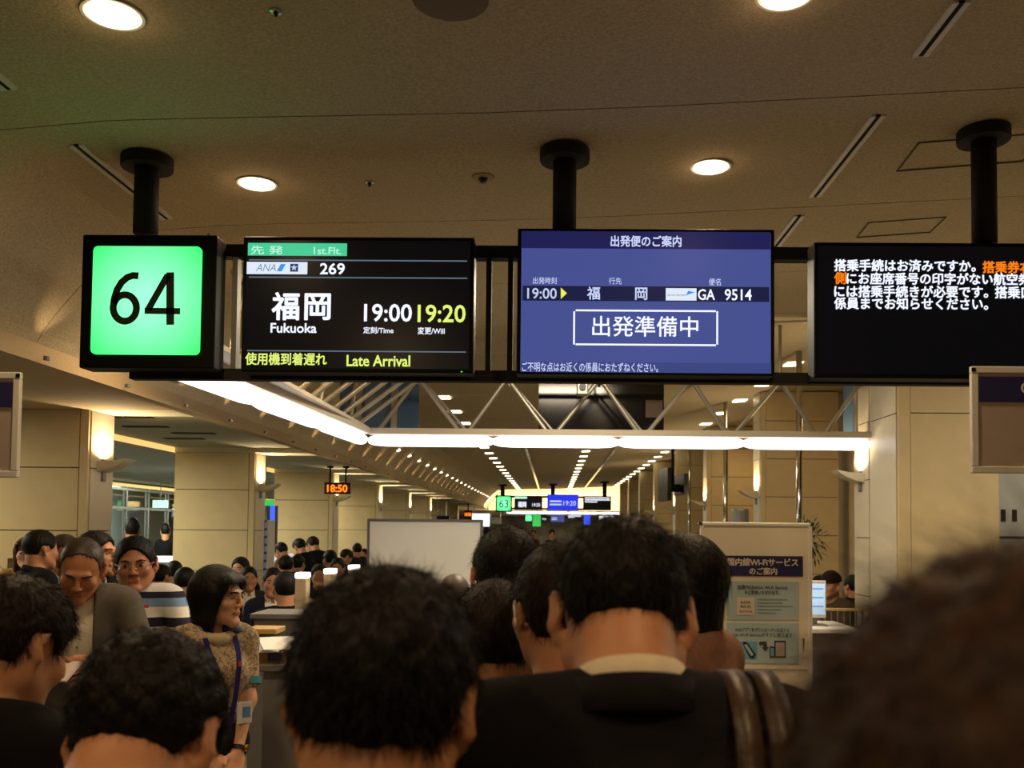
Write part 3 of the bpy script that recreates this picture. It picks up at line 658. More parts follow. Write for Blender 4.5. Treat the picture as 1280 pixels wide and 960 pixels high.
tt = text('18:50', 581, 641, 589, 645, 33.98, em('led_red', (255, 120, 30), 2.0), e, bold=0.03)
MB().tube((q[0], 34.04, q[1] + 0.1), (q[0], 34.04, 2.66), 0.02, 8).build('rod', m_black, e)
# green sign, blue advert and lit shelf seen past the second left column
e = empty('guide_sign', P(326, 629, 13.2), 0, 'green lit guide sign beside the second left column', 'sign')
q = rect(320, 624.5, 341, 632, 13.2); MB().box(q[0] - q[2] / 2, q[0] + q[2] / 2, 13.2, 13.26, q[1] - q[3] / 2, q[1] + q[3] / 2).build('sign_face', mat('green_lit', (40, 190, 80)), e)
MB().tube((q[0], 13.23, q[1] + 0.04), (q[0], 13.23, 2.66), 0.012, 8).build('rod', m_grey, e)
q = rect(333, 632, 345, 664, 14.6); e = empty('advert_screen', (q[0], 14.6, q[1]), 0, 'narrow blue lit advert screen with a black stand past the second left column', 'advert')
MB().box(q[0] - q[2] / 2, q[0] + q[2] / 2, 14.62, 14.7, 0, q[1] + q[3] / 2).build('stand_body', m_blackg, e)
MB().box(q[0] - 0.02, q[0] + q[2] / 2 - 0.02, 14.6, 14.62, q[1] - q[3] / 2, q[1] + q[3] / 2).build('screen', mat('blue_lit', (40, 70, 255)), e)
q = rect(325, 650, 333.5, 722, 12.6); e = empty('display_shelf', (q[0], 12.6, 0), 0, 'tall white lit display shelf right of the second left column', 'shelf')
zt_ = q[1] + q[3] / 2
MB().box(q[0] - q[2] / 2, q[0] + q[2] / 2, 12.9, 12.93, 0, zt_).build('back_panel', mat('shelf_glow', (240, 235, 255), 0.5, emit=(220, 215, 255), strength=0.75), e)
for s in (-1, 1): MB().box(q[0] + s * q[2] / 2 - 0.008, q[0] + s * q[2] / 2 + 0.008, 12.6, 12.93, 0, zt_).build('side_panel', m_white, e)
for i in range(8): z_ = zt_ - 0.11 * i; MB().box(q[0] - q[2] / 2, q[0] + q[2] / 2, 12.6, 12.9, z_ - 0.03, z_).build('shelf_board', mat('shelf_grey', (120, 110, 140), 0.4), e)
# shiny shop counters in the distance
for i, (px, lb) in enumerate((((118, 697, 162, 706), 'white glossy shop counter left of the striped sweater man'), ((184, 696, 219, 703), 'white glossy shop counter right of the striped sweater man'), ((333, 693, 356, 708), 'white glossy shop counter behind the bending shoppers'))):
    YC = 14.0 if i == 2 else 15.0; q = rect(*px, YC); e = empty('shop_counter', (q[0], YC, 0), 0, lb, 'counter')
    MB().box(q[0] - q[2] / 2, q[0] + q[2] / 2, YC, YC + 0.5, q[1] - q[3] / 2, q[1] + q[3] / 2).build('counter_top', mat('gloss_white_gleam', (250, 250, 250), 0.15, emit=(235, 240, 255), strength=0.5), e, bevel=0.01)  # emission puts the gleam of reflected light into the white top
    MB().box(q[0] - q[2] / 2 + 0.03, q[0] + q[2] / 2 - 0.03, YC + 0.04, YC + 0.46, 0, q[1] - q[3] / 2).build('counter_body', m_grey, e)

# ------------------------------------------------------------------ boards and posters
m_navy = mat('navy_print', (42, 38, 92), 0.5); m_taupe = mat('taupe_board', (182, 164, 152), 0.6, noise=0.05, nscale=10)
def stand_board(px, Y, polex, label, glyph=None):
    q = rect(*px, Y); e = empty('notice_stand', (polex, Y, 0), 0, label, 'notice stand')
    x0, x1, z0, z1 = q[0] - q[2] / 2, q[0] + q[2] / 2, q[1] - q[3] / 2, q[1] + q[3] / 2; f = 0.024
    MB().box(x0 + f, x1 - f, Y + 0.006, Y + 0.016, z0 + f, z1 - f).build('board', m_taupe, e)
    for a in ((x0, x1, z0, z0 + f), (x0, x1, z1 - f, z1), (x0, x0 + f, z0 + f, z1 - f), (x1 - f, x1, z0 + f, z1 - f)):
        MB().box(a[0], a[1], Y, Y + 0.02, a[2], a[3]).build('frame_bar', m_white, e, bevel=0.003)
    MB().box(x0 + f + 0.004, x1 - f - 0.004, Y + 0.002, Y + 0.006, z1 - f - 0.10, z1 - f - 0.012).build('title_band', m_navy, e)
    for a, b_ in ((x0, z1), (x1, z1)): MB().box(a - (0.0 if a == x0 else 0.014), a + (0.014 if a == x0 else 0), Y - 0.002, Y, b_ - 0.02, b_ - 0.006).build('corner_cap', m_blackg, e)
    MB().tube((polex, Y + 0.03, 0.02), (polex, Y + 0.03, z0 + 0.1), 0.016, 14).build('pole', m_grey, e)
    MB().lathe((polex, Y + 0.03, 0), [(0.17, 0), (0.16, 0.015), (0.02, 0.025)], 24).build('foot_plate', m_grey, e)
    if glyph: text(glyph, 1276, 477, 1292, 493, Y - 0.0, m_white, e)
stand_board((1216, 458, 1420, 592), 3.2, P(1330, 500, 3.2).x, 'white framed notice stand with navy title band at the right edge', 'C')
stand_board((-180, 463, 25, 597), 3.2, P(-80, 500, 3.2).x, 'white framed notice stand with navy title band at the left edge')
# wi-fi poster
YW = 5.3
q = rect(876, 654, 1015, 862, YW); e = empty('poster_stand', (q[0], YW, 0), 0, 'white framed poster stand about domestic line wi-fi service', 'poster stand')
x0, x1, z0, z1 = q[0] - q[2] / 2, q[0] + q[2] / 2, q[1] - q[3] / 2, q[1] + q[3] / 2; f = 0.022
MB().box(x0 + f, x1 - f, YW + 0.008, YW + 0.02, z0 + f, z1 - f).build('poster_sheet', mat('poster_paper', (234, 224, 204), 0.5, noise=0.02, nscale=5), e)
for a in ((x0 + 0.01, x1 - 0.01, z0, z0 + f), (x0 + 0.01, x1 - 0.01, z1 - f, z1), (x0, x0 + f, z0 + 0.01, z1 - 0.01), (x1 - f, x1, z0 + 0.01, z1 - 0.01)):
    MB().box(a[0], a[1], YW, YW + 0.025, a[2], a[3]).build('frame_bar', m_white, e, bevel=0.006)
for a in (x0, x1): MB().box(a - 0.012, a + 0.012, YW - 0.004, YW + 0.026, z1 - 0.02, z1 + 0.004).build('corner_cap', m_chrome, e, bevel=0.004)
for s in (x0 + 0.05, x1 - 0.05):
    MB().tube((s, YW + 0.04, 0.0), (s, YW + 0.02, z0 + 0.3), 0.014).build('leg', m_grey, e)
MB().box(x0, x1, YW - 0.12, YW + 0.2, 0, 0.02).build('foot_plate', m_grey, e)
def pp(name, px, m, dy=0.002): return plate(e, name, px, m, dy, YW + 0.006, 0.002)
pp('title_band', (904, 695, 1003, 720), m_navy)
m_cream = mat('cream_print', (222, 214, 200), 0.5); m_gprint = mat('grey_print', (96, 100, 116), 0.6); m_pb = mat('pale_blue_print', (176, 196, 200), 0.5)
ty = YW + 0.004
def pt(s, x0_, y0_, x1_, y1_, m, b=0.0): text(s, x0_, y0_, x1_, y1_, ty - 0.002, m, e, bold=b)
pt('国内線Wi-Fiサービス', 910, 698, 997, 707.5, m_cream, 0.03); pt('のご案内', 937, 709.5, 971, 718.5, m_cream, 0.03)
pp('info_panel', (909, 727, 998, 774.5), m_pb); pp('info_panel', (908.5, 779, 998, 829), m_pb)
pt('当機内はANA Wi-Fi Service', 922, 731.5, 984, 736.5, m_gprint, 0.01); pt('をご利用いただけます。', 931, 738, 974, 743, m_gprint, 0.01)
pp('logo_square', (921, 747, 942.5, 768.5), m_cream, 0.004)
pt('ANA\nWi-Fi', 925, 751, 938, 760, m_gprint); pt('Service', 924, 762, 940, 765.5, mat('orange_print', (190, 110, 80), 0.6))
for i in range(5): pp('print_line', (947, 748.5 + i * 4.2, (984, 978, 990, 976, 970)[i], 750 + i * 4.2), mat('faint_print', (140, 152, 158), 0.6), 0.004)
pt('ANAアプリをダウンロードいただくと', 919, 784.5, 986, 789.5, m_gprint); pt('ANA Wi-Fi Serviceがすぐに使えます！', 913, 791, 992, 796, m_gprint)
pp('phone_tile', (925, 802, 946, 823), mat('sky_print', (110, 170, 200), 0.5), 0.004)
c = [P(*v, YW) for v in ((928, 803), (933, 802), (945, 818), (942, 823), (937, 822))]
MB().prism([(v.x, v.z) for v in c], ty - 0.005, ty - 0.003).build('phone_mark', m_navy, e)
c = [P(*v, YW) for v in ((930, 806), (933, 805), (942, 818), (939, 820))]
MB().prism([(v.x, v.z) for v in c], ty - 0.007, ty - 0.005).build('phone_face', m_pb, e)
c = [P(*v, YW) for v in ((949, 802), (958, 802), (959, 809), (961, 809), (956.5, 814), (952.5, 809), (955, 809), (954, 806), (949, 806))]
MB().prism([(v.x, v.z) for v in c], ty - 0.005, ty - 0.003).build('arrow_mark', mat('charcoal_print', (60, 60, 66), 0.6), e)
pp('tablet_mark', (968, 801, 982, 822), MATS['charcoal_print'], 0.004); pp('tablet_face', (969.5, 803, 980.5, 820), mat('sunset_print', (176, 160, 166), 0.5), 0.005)
pp('phone_mark', (962, 808, 968, 822), MATS['charcoal_print'], 0.005); pp('phone_face', (963, 810, 967, 820), MATS['sky_print'], 0.006)
pp('divider_line', (902, 836.5, 1008, 837.5), m_grey, 0.004); pt('ANA', 944, 838.5, 958, 843, m_gprint); pp('logo_square', (961, 838.5, 965, 843), m_navy, 0.004)
# whiteboard
YWB = 9.0
q = rect(458, 649, 603, 775, YWB); e = empty('whiteboard', (q[0], YWB, 0), 0, 'large blank whiteboard on a stand in the middle of the corridor', 'whiteboard')
x0, x1, z0, z1 = q[0] - q[2] / 2, q[0] + q[2] / 2, q[1] - q[3] / 2, q[1] + q[3] / 2
MB().box(x0 + 0.02, x1 - 0.02, YWB + 0.008, YWB + 0.02, z0 + 0.02, z1 - 0.02).build('board', mat('whiteboard_face', (240, 238, 230), 0.3, noise=0.02, nscale=3), e)
for a in ((x0, x1, z0, z0 + 0.025), (x0, x1, z1 - 0.025, z1), (x0, x0 + 0.025, z0 + 0.025, z1 - 0.025), (x1 - 0.025, x1, z0 + 0.025, z1 - 0.025)):
    MB().box(a[0], a[1], YWB, YWB + 0.03, a[2], a[3]).build('frame_bar', m_grey, e)
for s in (x0 + 0.03, x1 - 0.03): MB().tube((s, YWB + 0.02, 0.03), (s, YWB + 0.02, z0 + 0.2), 0.018).build('leg', m_grey, e); MB().box(s - 0.02, s + 0.02, YWB - 0.28, YWB + 0.3, 0, 0.035).build('foot_bar', m_grey, e)

# ------------------------------------------------------------------ counters, boarding posts, desk at the right
m_desk = mat('grey_counter', (118, 118, 120), 0.4, noise=0.04, nscale=5); m_tan = mat('tan_wood_top', (200, 168, 112), 0.4, noise=0.08, nscale=6, stretch=(1, 8, 8))
def counter(px0, px1, pyt, Y, depth, label, topm=m_desk, th=0.03):
    a = P(px0, pyt, Y); b_ = P(px1, pyt, Y); e = empty('counter', ((a.x + b_.x) / 2, Y, 0), 0, label, 'counter'); z = (a.z + b_.z) / 2
    MB().box(a.x, b_.x, Y, Y + depth, z - th, z).build('counter_top', topm, e, bevel=0.004)
    MB().box(a.x + 0.02, b_.x - 0.02, Y + 0.02, Y + depth - 0.02, 0, z - th).build('counter_body', m_desk, e)
    return e
counter(312, 470, 768, 5.35, 0.35, 'long grey boarding counter behind the large curly head')
counter(306, 345, 786, 5.0, 0.18, 'small tan topped ledge beside the staff woman', m_tan)
counter(322, 470, 832, 4.05, 0.4, 'low grey counter carrying papers right of the staff woman')
a = P(340, 825, 4.15)
e = empty('paper_tray', (a.x, 4.2, a.z), 0, 'open carton of white papers on the low grey counter', 'carton')
MB().box(a.x - 0.06, a.x + 0.07, 4.1, 4.3, a.z - 0.02, a.z + 0.055).build('carton_body', mat('carton_card', (170, 130, 80), 0.8), e)
for i, (dx, dz, rz) in enumerate(((-0.03, 0.060, 10), (0.0, 0.066, -14), (0.02, 0.072, 25))):
    M = Matrix.Translation((a.x + dx, 4.18, a.z + dz)) @ Matrix.Rotation(R(rz), 4, 'Z') @ Matrix.Rotation(R(8), 4, 'X')
    MB().box(-0.08, 0.08, -0.11, 0.11, -0.002, 0.002, M).build('paper_sheet', mat('paper_white', (226, 228, 232), 0.6), e)
MB().box(a.x + 0.0, a.x + 0.06, 4.085, 4.1, a.z + 0.005, a.z + 0.05).build('dark_flap', m_navy, e)
for i, (px, py, Y) in enumerate(((376, 716, 5.9), (411, 711, 6.5), (441, 706.5, 7.1))):
    a = P(px, py, Y); w2 = 0.036
    e = empty('boarding_post', (a.x, Y, 0), 0, ('nearest', 'middle', 'farthest')[i] + ' of the slim cream posts with a glowing white cap', 'post', 'cream posts with glowing caps')
    MB().box(a.x - w2, a.x + w2, Y, Y + 0.10, 0, a.z - 0.035).build('post_body', mat('cream_post', (206, 190, 158), 0.5), e, bevel=0.006)
    MB().box(a.x - w2 - 0.002, a.x + w2 + 0.002, Y - 0.003, Y + 0.103, a.z - 0.035, a.z).build('glow_cap', mat('cap_glow', (255, 255, 255), 0.5, emit=(240, 240, 255), strength=3.0), e, bevel=0.006)
# wooden bin by the first left column
q = rect(9, 698, 26, 722, 7.0); e = empty('wooden_bin', (q[0], 7.0, 0), 0, 'brown wooden cabinet in front of the nearest left column', 'cabinet')
MB().box(q[0] - q[2] / 2, q[0] + q[2] / 2, 7.0, 7.2, 0, q[1] + q[3] / 2).build('cabinet_body', mat('dark_brown_wood', (92, 62, 34), 0.6), e)
MB().box(q[0] - q[2] / 2 + 0.015, q[0] + q[2] / 2 - 0.01, 6.99, 7.0, q[1] - q[3] / 2, q[1] + q[3] / 2 - 0.03).build('cabinet_door', mat('olive_panel', (96, 90, 66), 0.5), e)
# desk, laptop screen and rail at the right
a = P(1004, 786, 6.4); b_ = P(1075, 786, 6.4)
e = empty('service_desk', ((a.x + b_.x) / 2, 6.6, 0), 0, 'white topped service desk right of the wi-fi poster', 'desk')
MB().box(a.x, b_.x, 6.4, 7.0, a.z - 0.03, a.z).build('desk_top', m_white, e, bevel=0.004); MB().box(a.x + 0.02, b_.x - 0.02, 6.45, 6.95, 0, a.z - 0.03).build('desk_body', m_desk, e)
q = rect(1008, 726, 1032.5, 772, 6.6); e = empty('computer_screen', (q[0], 6.6, a.z), 0, 'bright white computer screen beside the wi-fi poster', 'monitor')
MB().box(q[0] - q[2] / 2, q[0] + q[2] / 2, 6.6, 6.625, q[1] - q[3] / 2, q[1] + q[3] / 2).build('screen_case', m_white, e, bevel=0.004)
q2 = rect(1010, 730, 1031, 768, 6.6); MB().box(q2[0] - q2[2] / 2, q2[0] + q2[2] / 2, 6.596, 6.6, q2[1] - q2[3] / 2, q2[1] + q2[3] / 2).build('screen', em('screen_pale', (205, 228, 245)), e)
for yy in (735, 746, 757): plate(e, 'screen_rule', (1011, yy, 1029, yy + 2), em('screen_rule_blue', (130, 170, 220)), 0.008, 6.6)
MB().box(q[0] - 0.015, q[0] + 0.015, 6.63, 6.65, a.z, q[1]).build('stand_neck', m_grey, e); MB().box(q[0] - 0.08, q[0] + 0.08, 6.58, 6.7, a.z, a.z + 0.01).build('stand_foot', m_grey, e)
e = empty('railing', (2.6, 7.1, 0), 0, 'tan topped railing with metal balusters beside the computer screen', 'railing')
a = P(1020, 760, 7.1); b_ = P(1088, 760, 7.1)
MB().box(a.x, min(b_.x, 2.72), 7.07, 7.13, a.z - 0.02, a.z).build('handrail', m_tan, e, bevel=0.004)
MB().box(a.x, min(b_.x, 2.72), 7.085, 7.115, a.z - 0.16, a.z - 0.14).build('lower_rail', m_grey, e)
for i in range(9): x = a.x + 0.02 + i * 0.048; MB().tube((x, 7.1, a.z - 0.14), (x, 7.1, a.z - 0.02), 0.006, 6).build('baluster', m_grey, e)
for x in (a.x + 0.03, 2.69): MB().tube((x, 7.1, 0), (x, 7.1, a.z - 0.15), 0.018, 10).build('post', m_grey, e)
# plant behind the poster
c = P(1016, 676, 7.6); e = empty('potted_tree', (c.x - 0.05, 7.6, 0), 0, 'small round leafy tree half hidden behind the wi-fi poster', 'plant')
x_ = c.x - 0.05
MB().lathe((x_, 7.6, 0), [(0.13, 0), (0.17, 0.3), (0.18, 0.34), (0.15, 0.34)], 20).build('pot', m_white, e)
MB().tube((x_, 7.6, 0.3), (x_, 7.6, c.z), 0.012, 8).build('trunk', mat('bark', (80, 60, 40), 0.8), e)
mb = MB(); r2 = random.Random(3)
for i in range(420):
    d = Vector((r2.gauss(0, 1), r2.gauss(0, 1), r2.gauss(0, 1))).normalized(); p = Vector((x_, 7.6, c.z)) + d * r2.uniform(0.06, 0.17) * Vector((0.9, 0.9, 1.2)).length / 1.7
    t = (d + Vector((r2.uniform(-.6, .6), r2.uniform(-.6, .6), r2.uniform(-1.2, .2)))).normalized(); s = t.cross(Vector((0, 0, 1))).normalized() * 0.009
    mb.poly([p, p + t * 0.03 + s, p + t * 0.075, p + t * 0.03 - s])
o = mb.build('foliage', mat('dark_leaf', (52, 62, 28), 0.5), e); o['kind'] = 'stuff'
# ------------------------------------------------------------------ people: smooth implicit bodies turned into one continuous surface
import openvdb as vdb
def smin(a, b, k):
    if k <= 0: return np.minimum(a, b)
    h = np.maximum(k - np.abs(a - b), 0) / k
    return np.minimum(a, b) - h * h * k * 0.25
class Field:
    def __init__(s, h): s.h = h; s.ops = []
    def cone(s, a, b, r1, r2, k=0.03, sub=False, flat=None):
        """tapered capsule; flat=(axis vector, factor) thins it along one axis"""
        s.ops.append(('c', np.array(a, float), np.array(b, float), r1, r2, k, sub, flat)); return s
    def ell(s, c, r, k=0.03, M=None, sub=False):
        s.ops.append(('e', np.array(c, float), np.array(r, float), None, None, k, sub, M)); return s
    def box_of(s, o):
        if o[0] == 'c': r = max(o[3], o[4]); lo = np.minimum(o[1], o[2]) - r; hi = np.maximum(o[1], o[2]) + r
        else:
            r = o[2] if o[7] is None else np.full(3, o[2].max()); lo = o[1] - r; hi = o[1] + r
        return lo, hi
    def grid(s, post=None):
        h = s.h
        los, his = zip(*[s.box_of(o) for o in s.ops if not o[6]])
        lo = np.min(los, 0) - 4 * h; hi = np.max(his, 0) + 4 * h
        n = np.ceil((hi - lo) / h).astype(int) + 1
        ax = [lo[i] + h * np.arange(n[i]) for i in range(3)]
        A = np.full(n, 0.06, np.float32)
        for o in s.ops:
            m = o[5] + 3 * h + 0.012; l, g = s.box_of(o)
            i0 = np.maximum(((l - m - lo) / h).astype(int), 0); i1 = np.minimum(((g + m - lo) / h).astype(int) + 2, n)
            if (i1 <= i0).any(): continue
            X = ax[0][i0[0]:i1[0]][:, None, None]; Y = ax[1][i0[1]:i1[1]][None, :, None]; Z = ax[2][i0[2]:i1[2]][None, None, :]
            if o[0] == 'c':
                a, b, r1, r2 = o[1:5]; ba = b - a; L = max(ba @ ba, 1e-9)
                t = np.clip(((X - a[0]) * ba[0] + (Y - a[1]) * ba[1] + (Z - a[2]) * ba[2]) / L, 0, 1)
                dx, dy, dz = X - a[0] - t * ba[0], Y - a[1] - t * ba[1], Z - a[2] - t * ba[2]
                if o[7] is not None:
                    v, f = o[7]; v = np.array(v, float); v /= np.linalg.norm(v); q = (dx * v[0] + dy * v[1] + dz * v[2]) * (1 / f - 1)
                    dx = dx + q * v[0]; dy = dy + q * v[1]; dz = dz + q * v[2]
                d = np.sqrt(dx * dx + dy * dy + dz * dz) - (r1 + (r2 - r1) * t)
            else:
                c, r, M = o[1], o[2], o[7]; x, y, z = X - c[0], Y - c[1], Z - c[2]
                if M is not None: x, y, z = (x * M[0][0] + y * M[1][0] + z * M[2][0], x * M[0][1] + y * M[1][1] + z * M[2][1], x * M[0][2] + y * M[1][2] + z * M[2][2])
                k0 = np.sqrt((x / r[0]) ** 2 + (y / r[1]) ** 2 + (z / r[2]) ** 2); k1 = np.sqrt((x / r[0] ** 2) ** 2 + (y / r[1] ** 2) ** 2 + (z / r[2] ** 2) ** 2)
                d = k0 * (k0 - 1) / np.maximum(k1, 1e-6)
            S = (slice(i0[0], i1[0]), slice(i0[1], i1[1]), slice(i0[2], i1[2])); B = A[S]
            A[S] = -smin(-B, d, o[5]) if o[6] else smin(B, d, o[5])
        if post is not None:
            A = post(A, ax[0][:, None, None], ax[1][None, :, None], ax[2][None, None, :])
        return A.astype(np.float32), lo
    def mesh(s, name, post=None, smooth=1):
        A, lo = s.grid(post); A = np.clip(A, -0.06, 0.06)
        g = vdb.FloatGrid(0.06); g.copyFromArray(np.ascontiguousarray(A)); g.transform = vdb.createLinearTransform(voxelSize=s.h)
        p, q = g.convertToQuads(0.0)
        return to_mesh(name, p + lo, q)
def to_mesh(name, p, q):
    k = q.shape[1]; me = bpy.data.meshes.new(name)
    me.vertices.add(len(p)); me.vertices.foreach_set('co', np.asarray(p, np.float32).ravel())
    me.loops.add(q.size); me.loops.foreach_set('vertex_index', np.asarray(q[:, ::-1], np.int32).ravel())
    me.polygons.add(len(q)); me.polygons.foreach_set('loop_start', np.arange(len(q), dtype=np.int32) * k)
    me.polygons.foreach_set('use_smooth', np.ones(len(q), bool))
    me.update(calc_edges=True)
    # outward normals: signed volume test
    a, b, c = p[q[:, ::-1][:, 0]], p[q[:, ::-1][:, 1]], p[q[:, ::-1][:, 2]]
    if np.einsum('ij,ij->i', a, np.cross(b, c)).sum() < 0 and k == 4: me.flip_normals()
    return me

def rotm(pitch=0, turn=0, tilt=0):
    """pitch > 0 bows the head forward, turn > 0 to the person's left, tilt > 0 leans to the person's right"""
    return np.array(Matrix.Rotation(R(turn), 3, 'Z') @ Matrix.Rotation(R(tilt), 3, 'Y') @ Matrix.Rotation(R(-pitch), 3, 'X'))

def skeleton(s, sit=False, lean=0.0, arms='down'):
    J = {}
    V = lambda *a: np.array(a, float) * s
    J['pel'] = V(0, 0, .93); J['waist'] = V(0, 0, 1.08); J['chest'] = V(0, 0, 1.26); J['neck'] = V(0, -.012, 1.43); J['htop'] = V(0, -.005, 1.51)
    for sd, n in ((1, 'R'), (-1, 'L')):
        J['sh' + n] = V(sd * .172, 0, 1.385); J['hip' + n] = V(sd * .09, 0, .90)
        J['kn' + n] = V(sd * .10, .02, .49); J['an' + n] = V(sd * .10, -.01, .085); J['toe' + n] = V(sd * .125, .14, .03)
    if sit:
        dz = V(0, 0, .42)
        for k in J:
            if k[:2] not in ('kn', 'an', 'to'): J[k] = J[k] - dz
        for sd, n in ((1, 'R'), (-1, 'L')):
            J['kn' + n] = V(sd * .13, .43, .50); J['an' + n] = V(sd * .13, .42, .085); J['toe' + n] = V(sd * .15, .57, .03)
    L = np.array(Matrix.Rotation(R(-lean), 3, 'X')); piv = J['pel']
    for k in ('waist', 'chest', 'neck', 'htop', 'shR', 'shL'): J[k] = piv + L @ (J[k] - piv)
    for sd, n in ((1, 'R'), (-1, 'L')):
        sh = J['sh' + n]
        if arms == 'down': w_ = sh + V(sd * .07, .05, -.51); hint = V(sd * .5, -.8, 0)
        elif arms == 'front': w_ = J['pel'] + V(sd * .07, .27, .20); hint = V(sd * .9, -.3, -.3)
        elif arms == 'cross': w_ = J['pel'] + V(-sd * .01, .24, .17); hint = V(sd * 1.0, -.1, -.3)
        elif arms == 'lap': w_ = J['pel'] + V(sd * .06, .25, .10); hint = V(sd * .7, -.5, -.2)
        elif arms == 'clasp': w_ = J['pel'] + V(sd * .06, .16, -.02); hint = V(sd * .9, -.3, 0)
        else: w_ = J['pel'] + np.array(arms[n], float) * s; hint = np.array(arms.get('h' + n, (sd * .8, -.5, -.2)), float)
        u, f = .275 * s, .245 * s; d = w_ - sh; D = np.linalg.norm(d)
        if D > (u + f) * .995: w_ = sh + d / D * (u + f) * .995; d = w_ - sh; D = np.linalg.norm(d)
        a = (u * u - f * f + D * D) / (2 * D); hh = math.sqrt(max(u * u - a * a, 0)); e_ = d / D
        hp = hint - e_ * (hint @ e_); hp /= np.linalg.norm(hp)
        J['el' + n] = sh + e_ * a + hp * hh; J['wr' + n] = w_
    return J

def head_prims(f, c, M, q=1.0, fem=False, ears=True, detail=True):
    """head around centre c with rotation M; +y is the face"""
    T = lambda x, y, z: c + M @ (np.array((x, y, z)) * q)
    E_ = lambda p, r, k=.02, sub=False, MM=None: f.ell(T(*p), np.array(r) * q, k * q, M if MM is None else M @ MM, sub)
    K = lambda a, b, r1, r2, k=.015, sub=False: f.cone(T(*a), T(*b), r1 * q, r2 * q, k * q, sub)
    w_ = 0.96 if fem else 1.0
    E_((0, -.014, .034), (.075, .094, .082))
    E_((0, .030, -.030), (.060 * w_, .060, .080), .03)
    for s in (-1, 1):
        K((s * .055, .0, -.045), (s * .012, .078, -.096), .022, .017 * w_, .025)
        E_((s * .040, .064, -.020), (.024, .022, .022), .02)
    E_((0, .080, -.096), (.020, .016, .016), .02)
    if detail:
        K((-.034, .085, .026), (.034, .085, .026), .010 - .003 * fem, .010 - .003 * fem, .018)
        K((0, .090, .020), (0, .110, -.024), .007, .0105, .010)
        for s in (-1, 1):
            E_((s * .0125, .101, -.028), (.0085, .010, .0075), .008)
            E_((s * .031, .104, .006), (.016, .014, .010), .012, True)
        K((-.018, .090, -.054), (.018, .090, -.054), .0055, .0055, .008)
        K((-.014, .089, -.064), (.014, .089, -.064), .0065, .0065, .008)
        K((-.022, .101, -.059), (.022, .101, -.059), .0022, .0022, .004, True)
    if ears:
        for s in (-1, 1):
            ME = np.array(Matrix.Rotation(R(-34 * s), 3, 'Z') @ Matrix.Rotation(R(8), 3, 'X'))
            E_((s * .086, -.016, .006), (.0070, .020, .031), .005, False, ME)
            E_((s * .079, -.006, -.024), (.008, .012, .014), .005, False, ME)
            E_((s * .096, -.004, .008), (.0075, .012, .021), .004, True, ME)
    K((0, -.030, -.045), (0, -.030, -.08), .052 * (0.86 if fem else 1), .051 * (0.84 if fem else 1), .03)
def hand_prims(f, wr, el, sd, s, curl=0.5, palm=None):
    d = wr - el; d /= np.linalg.norm(d)
    side = np.array((sd, 0, 0.0)) if abs(d[0]) < .7 else np.array((0, 0, 1.0))
    n = palm if palm is not None else np.cross(d, side); n = n - d * (n @ d); n /= np.linalg.norm(n); x = np.cross(n, d)
    if x @ np.array((-sd, 0.001, 0)) < 0: x = -x      # x points to the thumb side
    f.cone(wr, wr + d * .03 * s, .026 * s, .030 * s, .02, flat=(n, .62))
    f.cone(wr + d * .03 * s - x * .012, wr + d * .078 * s - x * .014, .030 * s, .028 * s, .012, flat=(n, .48))
    f.cone(wr + d * .04 * s + x * .012, wr + d * .078 * s + x * .014, .028 * s, .026 * s, .012, flat=(n, .48))
    for i, (o, l) in enumerate(((.030, .070), (.010, .078), (-.011, .074), (-.031, .060))):
        b0 = wr + d * .085 * s + x * o * s; a1 = d * math.cos(curl * .5) + n * math.sin(curl * .5); a2 = d * math.cos(curl * 1.6) + n * math.sin(curl * 1.6)
        b1 = b0 + a1 * l * .5 * s; b2 = b1 + a2 * l * .5 * s
        f.cone(b0, b1, .0088 * s, .0080 * s, .004); f.cone(b1, b2, .0080 * s, .0068 * s, .004)
    t0 = wr + d * .025 * s + x * .030 * s; t1 = t0 + (d * .6 + x * .6 + n * .3) * .038 * s; t2 = t1 + (d * .85 + x * .1 + n * .4) * .032 * s
    f.cone(t0, t1, .0125 * s, .0100 * s, .008); f.cone(t1, t2, .0100 * s, .0080 * s, .004)

def torso_prims(f, J, s, t=0.0, fem=False, traps=True, k=.05, thin=1.0, belly=0.0):
    p, w_, c = J['pel'], J['waist'], J['chest']; up = (c - p) / np.linalg.norm(c - p)
    ML = np.array([[1, 0, 0], [0, up[2], up[1]], [0, -up[1], up[2]]]).T if abs(up[1]) > 1e-3 else None
    if ML is not None: ML = np.column_stack([np.array((1, 0, 0)), np.cross(up, (1, 0, 0)), up])
    sh = .92 if fem else 1.0
    f.ell(p + up * .01 * s, np.array((.160, .112, .12)) * s * thin + t, k, ML)
    f.ell(w_, np.array((.135 * (.92 if fem else 1), .100 + belly, .15)) * s * thin + t, k, ML)
    f.ell(c, np.array((.162 * sh, .112, .175)) * s * thin + t, k, ML)
    if fem:
        for sd in (-1, 1): f.ell(c + np.array((sd * .065, .085, -.01)) * s, np.array((.055, .045, .055)) * s + t, .04)
    a, b = J['shL'], J['shR']; m = (a + b) / 2
    f.cone(m + (a - m) * .85, m + (b - m) * .85, .056 * s + t, .056 * s + t, k)
    if traps:
        for n in 'LR': f.cone(J['neck'] + np.array((0, -.012, .015)) * s, J['sh' + n] * .72 + J['neck'] * .28 + np.array((0, -.004, .012)), .046 * s + t * .6, .048 * s + t, .035)
